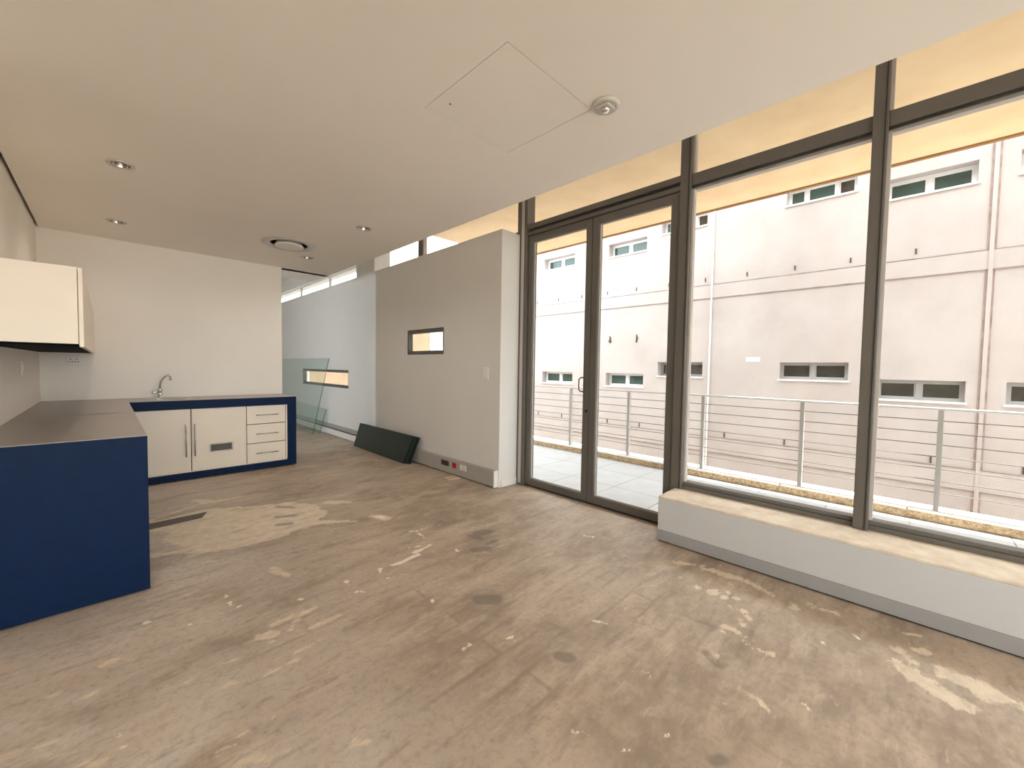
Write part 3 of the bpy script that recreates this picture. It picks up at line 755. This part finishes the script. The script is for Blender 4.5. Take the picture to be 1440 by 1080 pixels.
for z0, z1 in ((0.575, 0.797), (0.338, 0.566), (0.092, 0.329)):
    d = part(MB().box(1.196, 1.620, 5.734, 5.752, z0, z1), 'drawer', 'cream', s, 0.0015)
    zc = (z0+z1)/2-0.002
    bar_handle((1.288, 5.734, zc), (1.532, 5.734, zc), 0.030, d)

# ---- sink bowl and tap
def superloop(cx, cy_, ax, ay, n, z, N=40):
    out = []
    for k in range(N):
        t = 2*math.pi*k/N
        ct, st = math.cos(t), math.sin(t)
        out.append((cx+ax*abs(ct)**(2/n)*(1 if ct >= 0 else -1), cy_+ay*abs(st)**(2/n)*(1 if st >= 0 else -1), z))
    return out
def loops_mesh(loops, close_last=True):
    m = MB(); N = len(loops[0])
    for l in loops: m.v += l
    for i in range(len(loops)-1):
        for k in range(N):
            a = i*N+k; b_ = i*N+(k+1) % N
            m.f.append((a, b_, b_+N, a+N)); m.sm.append(True)
    if close_last:
        m.f.append(tuple((len(loops)-1)*N+k for k in range(N))); m.sm.append(False)
    return m
sx, sy = 0.515, 6.075
bowl = loops_mesh([superloop(sx, sy, 0.215, 0.166, 3.2, TOPZ+0.0005), superloop(sx, sy, 0.212, 0.163, 3.2, TOPZ+0.006),
                   superloop(sx, sy, 0.160, 0.130, 3.0, TOPZ+0.005), superloop(sx, sy, 0.146, 0.117, 3.0, TOPZ-0.004),
                   superloop(sx, sy, 0.138, 0.110, 3.0, 0.79), superloop(sx, sy, 0.110, 0.085, 2.6, 0.765)])
sk = bowl.build('sink', 'steel', label='small inset steel sink bowl in the worktop', cat='sink')
drain = MB().lathe([(0.030, 0.766), (0.030, 0.770), (0.022, 0.771)], (sx, sy, 0), 20)
part(drain, 'drain', 'chrome', sk)
tx, ty = 0.440, 6.278
t = empty('tap', (tx, ty, TOPZ), 'chrome swan-neck tap behind the sink on the back wall side', 'tap')
part(MB().lathe([(0.028, TOPZ+0.0005), (0.028, TOPZ+0.008), (0.019, TOPZ+0.014), (0.018, TOPZ+0.075), (0.022, TOPZ+0.080), (0.022, TOPZ+0.100), (0.014, TOPZ+0.112)], (tx, ty, 0), 20), 'tap_body', 'chrome', t)
sp = [(tx, ty, TOPZ+0.10), (tx+0.001, ty-0.004, TOPZ+0.15), (tx+0.010, ty-0.022, TOPZ+0.195), (tx+0.030, ty-0.055, TOPZ+0.235), (tx+0.052, ty-0.090, TOPZ+0.262), (tx+0.066, ty-0.112, TOPZ+0.270), (tx+0.078, ty-0.130, TOPZ+0.264), (tx+0.084, ty-0.140, TOPZ+0.246)]
part(MB().tube(sp, 0.011, 12), 'spout', 'chrome', t)
part(MB().tube([sp[-1], (tx+0.086, ty-0.143, TOPZ+0.212)], 0.014, 12), 'nozzle', 'chrome', t)
part(MB().tube([(tx-0.014, ty, TOPZ+0.060), (tx-0.045, ty-0.004, TOPZ+0.062), (tx-0.072, ty-0.008, TOPZ+0.066)], [0.010, 0.011, 0.017], 12), 'handle', 'chrome', t)

# ---- wall cabinet
w = empty('wall_cabinet', (-0.3, 4.8, 1.402), 'cream wall cabinet with dark underside above the worktop', 'cabinet')
y0c, y1c, z0c, z1c = 3.355, YB-0.003, 1.402, 1.844
part(MB().box(XW+0.001, -0.1085, y0c, y0c+0.018, z0c+0.012, z1c), 'end_panel', 'cream', w, 0.0015)
part(MB().box(XW+0.001, -0.110, y0c+0.018, y1c, z1c-0.018, z1c), 'top_panel', 'cream', w)
part(MB().box(XW+0.001, -0.112, y0c+0.001, y1c, z0c, z0c+0.012), 'underside', 'navy', w, label='dark navy underside board')
part(MB().box(XW+0.001, XW+0.010, y0c+0.018, y1c, z0c+0.012, z1c-0.018), 'back_panel', 'cream', w)
n = 4; stp = (y1c-y0c)/n
for k in range(n):
    part(MB().box(-0.106, -0.087, y0c+k*stp+0.0015, y0c+(k+1)*stp-0.0015, z0c-0.004, z1c), 'door', 'cream', w, 0.0015)

# ---- sockets and switches
def plate_y(name, x0, x1, y, z0, z1, label, cat):      # faces -y
    r = empty(name, ((x0+x1)/2, y, z0), label, cat)
    part(MB().box(x0, x1, y-0.009, y, z0, z1), 'cover_plate', 'plastic', r, 0.003)
    return r
s = plate_y('wall_socket', -0.297, -0.190, YB, 1.262, 1.388, 'white wall socket plate on the back wall under the wall cabinet', 'socket')
for k in (0, 1):
    cx = -0.297+0.107*(0.30+0.40*k)
    for dx, dz in ((0, 0.022), (-0.011, -0.004), (0.011, -0.004)):
        part(MB().lathe([(0.0055, YB-0.0095), (0.0055, YB-0.0085)], (cx+dx, 0, 1.312+dz), 12, 'y'), 'socket_hole', 'black', s)
for k in (0, 1):
    cx = -0.297+0.107*(0.30+0.40*k)
    part(MB().box(cx-0.010, cx+0.010, YB-0.012, YB-0.009, 1.356, 1.374), 'rocker', 'plastic', s, 0.001)
def plate_x(name, x, sgn, y0, y1, z0, z1, label, cat):
    r = empty(name, (x, (y0+y1)/2, z0), label, cat)
    part(MB().box(x, x+sgn*0.009, y0, y1, z0, z1), 'cover_plate', 'plastic', r, 0.003)
    return r
s = plate_x('light_switch', XW, 1, 5.03, 5.13, 1.195, 1.308, 'white switch plate on the left wall below the wall cabinet', 'switch')
part(MB().box(XW+0.009, XW+0.013, 5.062, 5.098, 1.230, 1.275), 'rocker', 'plastic', s, 0.001)
s = plate_x('light_switch', XP, -1, 3.366, 3.472, 1.186, 1.318, 'white switch plate on the partition beside the glass doors', 'switch')
part(MB().box(XP-0.013, XP-0.009, 3.385, 3.412, 1.215, 1.290), 'rocker', 'plastic', s, 0.001)
part(MB().box(XP-0.013, XP-0.009, 3.426, 3.453, 1.215, 1.290), 'rocker', 'plastic', s, 0.001)

# ---- dado trunking along the foot of the partition
t = empty('cable_trunking', (2.985, 5.0, 0), 'grey skirting cable trunking along the foot of the partition', 'trunking')
XT = 2.955
part(MB().box(XT+0.004, XP-0.001, 3.204, 6.62, 0.010, 0.186), 'trunking_body', 'greytrunk', t, 0.003)
part(MB().hexa([(XT-0.001, 3.204, 0.016), (XT+0.004, 3.204, 0.016), (XT+0.004, 4.13, 0.016), (XT-0.001, 4.13, 0.016),
                (XT-0.001, 3.204, 0.188), (XT+0.004, 3.204, 0.188), (XT+0.004, 4.13, 0.192), (XT-0.008, 4.13, 0.192)]), 'cover', 'greytrunk', t)
part(MB().box(XT-0.001, XT+0.004, 4.135, 6.62, 0.016, 0.186), 'cover', 'greytrunk', t, 0.001)
part(MB().box(XT-0.003, XP+0.002, 3.190, 3.204, 0.006, 0.192), 'end_cap', 'plastic', t, 0.002, label='cream end cap')
# open run beyond the stacked glass
part(MB().box(XP-0.012, XP-0.001, 6.62, 12.0, 0.01, 0.20), 'back_plate', 'greytrunk', t)
part(MB().box(XT+0.004, XP-0.012, 6.62, 12.0, 0.01, 0.115), 'lower_channel', 'plastic', t, 0.002, label='white lower channel')
part(MB().box(XT+0.012, XP-0.012, 6.62, 12.0, 0.116, 0.124), 'open_slot', 'gap', t)
def sock(y0, y1, z0, z1, m, nm, lab):
    return part(MB().box(XT-0.008, XT+0.003, y0, y1, z0, z1), nm, m, t, 0.002, label=lab)
so = sock(4.010, 4.168, 0.094, 0.156, 'black', 'socket', 'black double socket')
for yc in (4.05, 4.125):
    part(MB().box(XT-0.0095, XT-0.0075, yc-0.022, yc+0.022, 0.108, 0.142), 'socket_face', 'gap', so)
so = sock(3.862, 3.938, 0.094, 0.156, 'red', 'socket', 'red power socket')
part(MB().box(XT-0.010, XT-0.0075, 3.882, 3.918, 0.108, 0.138), 'rocker', 'red', so)
so = sock(3.672, 3.790, 0.094, 0.158, 'plastic', 'socket', 'white power socket')
for dy, dz in ((0, 0.012), (-0.012, -0.010), (0.012, -0.010)):
    part(MB().lathe([(0.005, -0.0005), (0.005, 0.001)], (XT-0.0085, 3.712+dy, 0.124+dz), 10, 'x'), 'socket_hole', 'black', so)
part(MB().box(XT-0.011, XT-0.0075, 3.755, 3.778, 0.112, 0.140), 'rocker', 'plastic', so)

# ---- ceiling fittings
h = empty('ceiling_hatch', ((HX0+HX1)/2, (HY0+HY1)/2, CEIL), 'square access hatch panel with a thin seam set flush in the ceiling', 'hatch')
part(MB().box(HX0+0.004, HX1-0.003, HY0+0.003, HY1-0.003, CEIL+0.001, CEIL+0.018), 'hatch_panel', 'hatch', h)
part(MB().box(HX0-0.02, HX1+0.02, HY0-0.02, HY1+0.02, CEIL+0.0305, CEIL+0.04), 'backing_board', 'gap', h)
part(MB().lathe([(0.006, CEIL-0.001), (0.006, CEIL+0.003)], (HX0+0.075, 1.735, 0), 12), 'latch', 'reflector', h)

def make_downlight():
    r = empty('ceiling_downlight', (DL[0][0], DL[0][1], CEIL), 'recessed downlight', 'downlight', 'recessed downlights in the kitchen ceiling')
    def P(m, n, mt): 
        o = m.build(n, mt, r); return o
    P(MB().lathe([(0.050, -0.001), (0.074, -0.001), (0.076, -0.004), (0.072, -0.008), (0.054, -0.007), (0.048, 0.002)], (0, 0, 0), 28, cap=False), 'trim_ring', 'lens')
    P(MB().lathe([(0.049, -0.004), (0.045, 0.012), (0.036, 0.045), (0.033, 0.050)], (0, 0, 0), 28, cap=False), 'reflector', 'reflector')
    P(MB().lathe([(0.034, 0.048), (0.034, 0.030), (0.028, 0.020), (0.012, 0.014)], (0, 0, 0), 24), 'bulb', 'lens')
    P(MB().lathe([(0.056, 0.030), (0.056, 0.075)], (0, 0, 0), 24), 'housing', 'gap')
    ld = bpy.data.lights.new('fill_light', 'SPOT'); ld.energy = FILL_W; ld.color = (1.0, 0.92, 0.82); ld.shadow_soft_size = 0.03  # fill light added inside fittings that are themselves unlit
    ld.spot_size = math.radians(150); ld.spot_blend = 1.0
    lo = bpy.data.objects.new('fill_light', ld); COL.objects.link(lo); lo.parent = r; lo.location = (0, 0, 0.012)
    return r
FILL_W = 11.0
dl0 = make_downlight()
dlab = ['recessed downlight in the ceiling above the blue end panel', 'recessed downlight in the ceiling above the counter corner by the back wall',
        'recessed downlight in the ceiling nearest the partition, ahead of the air diffuser', 'recessed downlight in the ceiling just past the round air diffuser']
dl0['label'] = dlab[0]
for (x, y), lb in zip(DL[1:], dlab[1:]):
    r = dl0.copy(); COL.objects.link(r); r.location = (x, y, CEIL); r['label'] = lb
    for ch in list(dl0.children):
        k = ch.copy(); COL.objects.link(k); k.parent = r
        if k.type == 'LIGHT':
            k.data = ch.data.copy(); k.data.energy = 11.0 if x < 1 else 22.0

d = empty('air_diffuser', (DIFF[0], DIFF[1], CEIL), 'large round ceiling air diffuser with a dropped centre disc', 'diffuser')
def PD(m, n, mt, **k): return m.build(n, mt, d, **k)
PD(MB().lathe([(0.189, 0.0), (0.272, -0.001), (0.274, -0.006), (0.264, -0.011), (0.225, -0.013), (0.192, -0.008), (0.185, 0.010)], (0, 0, 0), 56, cap=False), 'outer_ring', 'lens')
PD(MB().lathe([(0.186, 0.002), (0.184, 0.03), (0.178, 0.06)], (0, 0, 0), 48, cap=False), 'throat', 'black')
PD(MB().lathe([(0.120, 0.020), (0.130, 0.000), (0.145, -0.020), (0.142, -0.030), (0.130, -0.032)], (0, 0, 0), 48), 'centre_disc', 'plastic')
PD(MB().lathe([(0.182, 0.050), (0.182, 0.10)], (0, 0, 0), 32), 'duct_collar', 'black')

q = empty('ceiling_sensor', (1.812, 1.166, CEIL), 'round silver ceiling sensor with a square bezel near the access hatch', 'sensor')
def PQ(m, n, mt, **k): return m.build(n, mt, q, **k)
PQ(MB().lathe([(0.070, -0.0005), (0.070, -0.008), (0.064, -0.014), (0.052, -0.014), (0.048, -0.011)], (0, 0, 0), 40), 'base_ring', 'lens')
PQ(MB().box(-0.036, 0.036, -0.036, 0.036, -0.022, -0.011), 'bezel', 'lens', bevel=0.003)
PQ(MB().lathe([(0.024, -0.021), (0.023, -0.029), (0.018, -0.036), (0.010, -0.040), (0.003, -0.041)], (0, 0, 0), 24), 'dome', 'chrome')

# ---- glass sheets
def sheet(name, p_bot0, p_bot1, p_top0, p_top1, th, material, label, edge=None, cat='glass sheet', group=None):
    """leaning rectangular sheet from 4 corner points of its front face"""
    a, b_, c_, d_ = [Vector(p) for p in (p_bot0, p_bot1, p_top1, p_top0)]
    nrm = (b_-a).cross(d_-a).normalized()
    if nrm.x < 0: nrm = -nrm
    pts = [a, b_, c_, d_]
    m = MB().hexa([*pts, *[p+nrm*th for p in pts]])
    o = m.build(name, material, label=label, cat=cat, group=group)
    if edge:
        o.data.materials.append(M[edge])
        for p in o.data.polygons:
            if abs(p.normal.dot(nrm)) < 0.5: p.material_index = 1
    return o
# three dark sheets, each a little behind the other, leaning on the trunking
sheet('glass_sheet', (2.800, 4.850, 0.003), (2.826, 6.440, 0.003), (2.938, 4.815, 0.362), (2.944, 6.460, 0.366), 0.010, 'darkglass', 'dark green glass sheet at the front of the leaning stack', group='dark glass stack')
sheet('glass_sheet', (2.822, 4.790, 0.003), (2.846, 6.400, 0.003), (2.952, 4.740, 0.360), (2.958, 6.420, 0.362), 0.010, 'darkglass', 'dark green glass sheet second in the leaning stack, poking out to the right', group='dark glass stack')
sheet('glass_sheet', (2.846, 4.745, 0.003), (2.868, 6.370, 0.003), (2.968, 4.690, 0.356), (2.974, 6.390, 0.358), 0.010, 'darkglass', 'dark green glass sheet at the back of the leaning stack, against the trunking', group='dark glass stack')
sheet('glass_sheet', (2.745, 8.050, 0.003), (2.720, 10.90, 0.003), (2.990, 7.910, 1.440), (2.985, 10.90, 1.440), 0.010, 'clear', 'tall clear glass sheet leaning on the far wall', edge='clearedge')
sheet('glass_sheet', (2.868, 8.060, 0.003), (2.850, 10.90, 0.003), (2.945, 7.925, 0.470), (2.940, 10.90, 0.520), 0.010, 'clear', 'short clear glass sheet leaning behind the tall clear one', edge='clearedge')

# ---- loose things on the floor
sp_ = MB().hexa([(0.02, 4.205, 0.0005), (0.552, 4.245, 0.0005), (0.600, 4.372, 0.0005), (0.02, 4.352, 0.0005),
                 (0.02, 4.205, 0.006), (0.552, 4.245, 0.006), (0.600, 4.372, 0.006), (0.02, 4.352, 0.006)])
# shift clear of the counter base
for i, v in enumerate(sp_.v):
    if v[0] < 0.1: sp_.v[i] = (0.160, v[1], v[2])
sp_.build('metal_strip', 'strip', label='flat dark metal strip lying on the floor by the blue counter', cat='strip')
MB().hexa([(2.792, 3.905, 0.0005), (2.775, 3.770, 0.0005), (2.925, 3.745, 0.0005), (2.935, 3.880, 0.0005),
           (2.792, 3.905, 0.010), (2.775, 3.770, 0.010), (2.925, 3.745, 0.014), (2.935, 3.880, 0.014)]).build('card_scrap', 'paper', label='cream scrap of board on the floor below the trunking sockets', cat='scrap')

# ================================================================== OUTSIDE
# ---- balcony
XK = 5.19
fb = MB().box(3.42, XK+0.25, -8.0, 12.0, -0.30, -0.012).build('floor_balcony', 'grout', kind='structure')
tw, gp = 0.585, 0.006
tile = MB().box(0, tw, 0, tw, -0.012, 0.0).mesh('tile')
tile.materials.append(M['tile'])
for i in range(3):
    for j in range(-3, 14):
        y0 = j*(tw+gp)-1.2
        o = bpy.data.objects.new('tile', tile); COL.objects.link(o); o.parent = fb
        o.location = (3.422+i*(tw+gp), y0, 0)
k = empty('trim_kerb', (XK, 2, 0), kind='structure')
part(MB().box(XK, XK+0.25, -8.0, 12.0, 0.0, 0.072), 'kerb', 'pebble', k, 0.004)
yk = -8.0
while yk < 12.0:
    part(MB().box(XK-0.006, XK+0.256, yk+0.004, min(yk+0.996, 12.0), 0.072, 0.090), 'coping', 'whitecap', k, 0.003); yk += 1.0
# ---- railing
XR = 5.245
rl = empty('balcony_railing', (XR, 1.8, 0.09), 'pale metal balcony railing with thin horizontal wires outside the windows', 'railing')
part(MB().box(XR-0.025, XR+0.025, -4.5, 9.0, 1.000, 1.022), 'top_rail', 'alu', rl, 0.004)
part(MB().box(XR-0.03, XR+0.03, -4.5, 9.0, 0.0905, 0.098), 'base_plate', 'alu', rl)
pm = MB().box(-0.024, 0.024, -0.018, 0.018, 0.098, 1.0).mesh('post'); pm.materials.append(M['post'])
for j in range(-6, 9):
    y = 0.832-1.0142*(-j)
    if y < -4.4 or y > 8.9: continue
    o = bpy.data.objects.new('post', pm); COL.objects.link(o); o.parent = rl; o.location = (0, y-1.8, -0.09)
for z in (0.905, 0.797, 0.689, 0.581, 0.473, 0.365, 0.257):
    part(MB().tube([(XR, -4.5, z), (XR, 9.0, z)], 0.0042, 8), 'wire', 'wire', rl)
# ---- soffit and the storey above
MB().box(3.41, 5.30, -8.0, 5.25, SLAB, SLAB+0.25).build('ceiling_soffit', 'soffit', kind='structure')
MB().box(5.262, 5.302, -8.0, 5.25, SLAB-0.016, SLAB-0.0005).build('trim_2', 'brownedge', kind='structure')
MB().box(3.30, 5.28, -8.0, 5.25, SLAB+0.25, 7.0).build('wall_upper_storey', 'tanwall', kind='structure')
MB().box(5.28, 5.62, 0.55, 5.25, SLAB+0.22, 4.6).build('wall_shade_block', 'tanwall', kind='structure')  # added unseen block, its shadow ends the sun strip on the balcony
MB().box(-60, 80, -80, 90, -3.8, -3.6).build('ground', 'ground', kind='structure')
MB().box(3.41, 5.40, -8.0, 12.0, -3.6, -0.31).build('wall_lower_storey', 'tanwall', kind='structure')

# ---- building across the way
D = 9.0
bd = empty('building', (D, 2.5, -3.6), 'pale pink plastered building opposite with two rows of slot windows', 'building')
WIN = []   # y0, y1, z0, z1, frame, glass left, glass right
low_hi = (1.180, 1.500); low_lo = (0.900, 1.222); up_hi = (4.400, 4.730); up_lo = (4.125, 4.450)
for y0, y1, hi in ((0.81, 1.82, 1), (-0.545, 0.44, 0), (-1.93, -0.93, 0), (3.22, 4.22, 1), (4.565, 5.59, 0), (6.63, 7.72, 0), (9.0, 10.0, 1), (-3.3, -2.3, 1)):
    z = low_hi if hi else low_lo; u_ = up_hi if hi else up_lo
    far = y0 > 4.3
    WIN.append((y0, y1, *z, 'facwin2' if far else 'facwin', 'facglass' if far else 'facglass2'))
    WIN.append((y0, y1, *u_, 'facwin2', 'facglass'))
mb = MB(); holed(mb, 'x', D, D+0.30, -12.0, 18.0, -3.6, 5.6, [w[:4] for w in WIN])
part(mb, 'facade_wall', 'facade', bd)
part(MB().box(D+0.30, D+6, -12.0, 18.0, -3.6, 5.6), 'building_mass', 'facade', bd)
for i, (y0, y1, z0, z1, fm, gm) in enumerate(WIN):
    upper = z0 > 3
    xf = D+0.19 if (upper or y0 > 3) else D+0.085
    f = 0.035
    m = MB()
    m.box(xf, xf+0.05, y0, y1, z0, z0+f); m.box(xf, xf+0.05, y0, y1, z1-f, z1)
    m.box(xf, xf+0.05, y0, y0+f, z0+f, z1-f); m.box(xf, xf+0.05, y1-f, y1, z0+f, z1-f)
    wo = part(m, 'window', fm, bd)
    w_ = y1-y0
    if upper and z0 > 4.3: cuts = [(y0+f, y0+0.26*w_, 'facglass2'), (y0+0.30*w_, y0+0.70*w_, 'facglass'), (y0+0.74*w_, y1-f, 'facglass')]
    elif upper: cuts = [(y0+f, y0+0.47*w_, 'facglass'), (y0+0.53*w_, y1-f, 'facglass')]
    else: cuts = [(y0+f, y0+0.47*w_, gm), (y0+0.53*w_, y1-f, gm)]
    for n_, (a, b_, g_) in enumerate(cuts):
        if n_: part(MB().box(xf-0.010, xf+0.05, cuts[n_-1][1], a, z0+f, z1-f), 'mullion', fm, wo)
        # each sash has its own slim rails
        sash = MB(); sr = 0.022
        sash.box(xf+0.005, xf+0.035, a, b_, z0+f, z0+f+sr); sash.box(xf+0.005, xf+0.035, a, b_, z1-f-sr, z1-f)
        sash.box(xf+0.005, xf+0.035, a, a+sr, z0+f+sr, z1-f-sr); sash.box(xf+0.005, xf+0.035, b_-sr, b_, z0+f+sr, z1-f-sr)
        part(sash, 'sash', fm, wo)
        part(MB().box(xf+0.02, xf+0.03, a+sr, b_-sr, z0+f+sr, z1-f-sr), 'pane', g_, wo)
    part(MB().box(D-0.025, xf, y0-0.02, y1+0.02, z0-0.022, z0+0.004), 'sill', 'facwin2', wo)
for za, zb in ((2.850, 3.115), (-0.390, -0.085)):
    part(MB().box(D-0.012, D, -12.0, 18.0, za, zb), 'string_course', 'facade', bd)
    part(MB().box(D-0.014, D, -12.0, 18.0, zb, zb+0.016), 'dirt_line', 'dirt', bd)
    part(MB().box(D-0.014, D, -12.0, 18.0, za-0.014, za), 'dirt_line', 'dirt', bd)
for j in range(-3, 14):
    part(MB().box(D-0.010, D+0.01, 0.06+0.79*j-0.010, 0.06+0.79*j+0.010, 3.200, 3.285), 'weep_vent', 'slot', bd)
for y in (7.84, 6.97, 5.51, 4.63, 2.74, 1.69, -0.23, -1.13):
    part(MB().box(D-0.010, D+0.01, y-0.011, y+0.011, -0.055, 0.045), 'weep_vent', 'slot', bd)
part(MB().tube([(D-0.012, 5.49, 2.15), (D-0.016, 5.47, 2.08), (D-0.012, 5.50, 2.02), (D-0.010, 5.45, 2.00)], [0.012, 0.02, 0.025, 0.02], 8), 'bracket', 'gap', bd)
part(MB().tube([(D-0.012, 4.76, 2.16), (D-0.02, 4.745, 2.08), (D-0.012, 4.765, 1.97)], [0.012, 0.02, 0.012], 8), 'bracket', 'gap', bd)
part(MB().box(D-0.008, D, 2.145, 2.390, 1.515, 1.595), 'paint_patch', 'facwin2', bd)
part(MB().box(D-0.006, D, -0.758, -0.735, -3.6, 5.6), 'joint_stain', 'rust', bd)
part(MB().box(D-0.006, D, -0.690, -0.664, -3.6, 5.6), 'joint_stain', 'rust', bd)
part(MB().box(D-0.020, D, -0.735, -0.690, -3.6, 5.6), 'movement_joint', 'facade', bd)
part(MB().tube([(D-0.02, 3.08, -3.6), (D-0.02, 3.08, 5.6)], 0.016, 8), 'conduit', 'facwin2', bd)

# ---- tan wing wall, white post and steel stair beyond the partition
wg = empty('wing_wall', (5.1, 10.5, -3.6), 'tan plastered wing wall seen through the small partition windows', 'wall')
part(MB().box(3.42, 6.96, 10.5, 10.75, -3.6, 2.75), 'wall_face', 'tanwall', wg)
part(MB().box(6.96, 7.07, 10.42, 10.75, -3.6, 2.90), 'corner_post', 'whitecap', wg, label='white corner post')
st = empty('outdoor_stair', (8.0, 11.6, -3.6), 'pale steel stair flight outside behind the tan wing wall', 'stair')
part(MB().hexa([(7.1, 11.5, 0.35), (8.9, 11.5, 2.75), (8.9, 11.56, 2.75), (7.1, 11.56, 0.35), (7.1, 11.5, 0.60), (8.9, 11.5, 3.0), (8.9, 11.56, 3.0), (7.1, 11.56, 0.60)]), 'stringer', 'whitecap', st)
part(MB().hexa([(7.1, 12.5, 0.35), (8.9, 12.5, 2.75), (8.9, 12.56, 2.75), (7.1, 12.56, 0.35), (7.1, 12.5, 0.60), (8.9, 12.5, 3.0), (8.9, 12.56, 3.0), (7.1, 12.56, 0.60)]), 'stringer', 'whitecap', st)
part(MB().tube([(7.1, 11.5, 1.55), (8.9, 11.5, 3.95)], 0.03, 8), 'handrail', 'whitecap', st)
for k in range(10):
    x = 7.15+k*0.16; z = 0.50+k*0.24
    part(MB().box(x, x+0.26, 11.56, 12.5, z, z+0.03), 'tread', 'alu', st)
part(MB().box(7.10, 7.16, 11.5, 11.56, -3.6, 1.55), 'newel', 'whitecap', st)
part(MB().box(8.84, 8.90, 11.5, 11.56, -3.6, 3.95), 'newel', 'whitecap', st)

# ---- light portals at the openings (guide daylight sampling, emit nothing themselves)
R90 = math.pi/2
portal('portal_windows', (3.44, 0.25, 1.82), (0, R90, 0), 2.95, 5.7)
portal('portal_clerestory', (3.44, 4.6, 3.04), (0, R90, 0), 0.5, 3.0)
portal('portal_rear', (0.2, -2.72, 1.35), (R90, 0, 0), 5.5, 2.6)
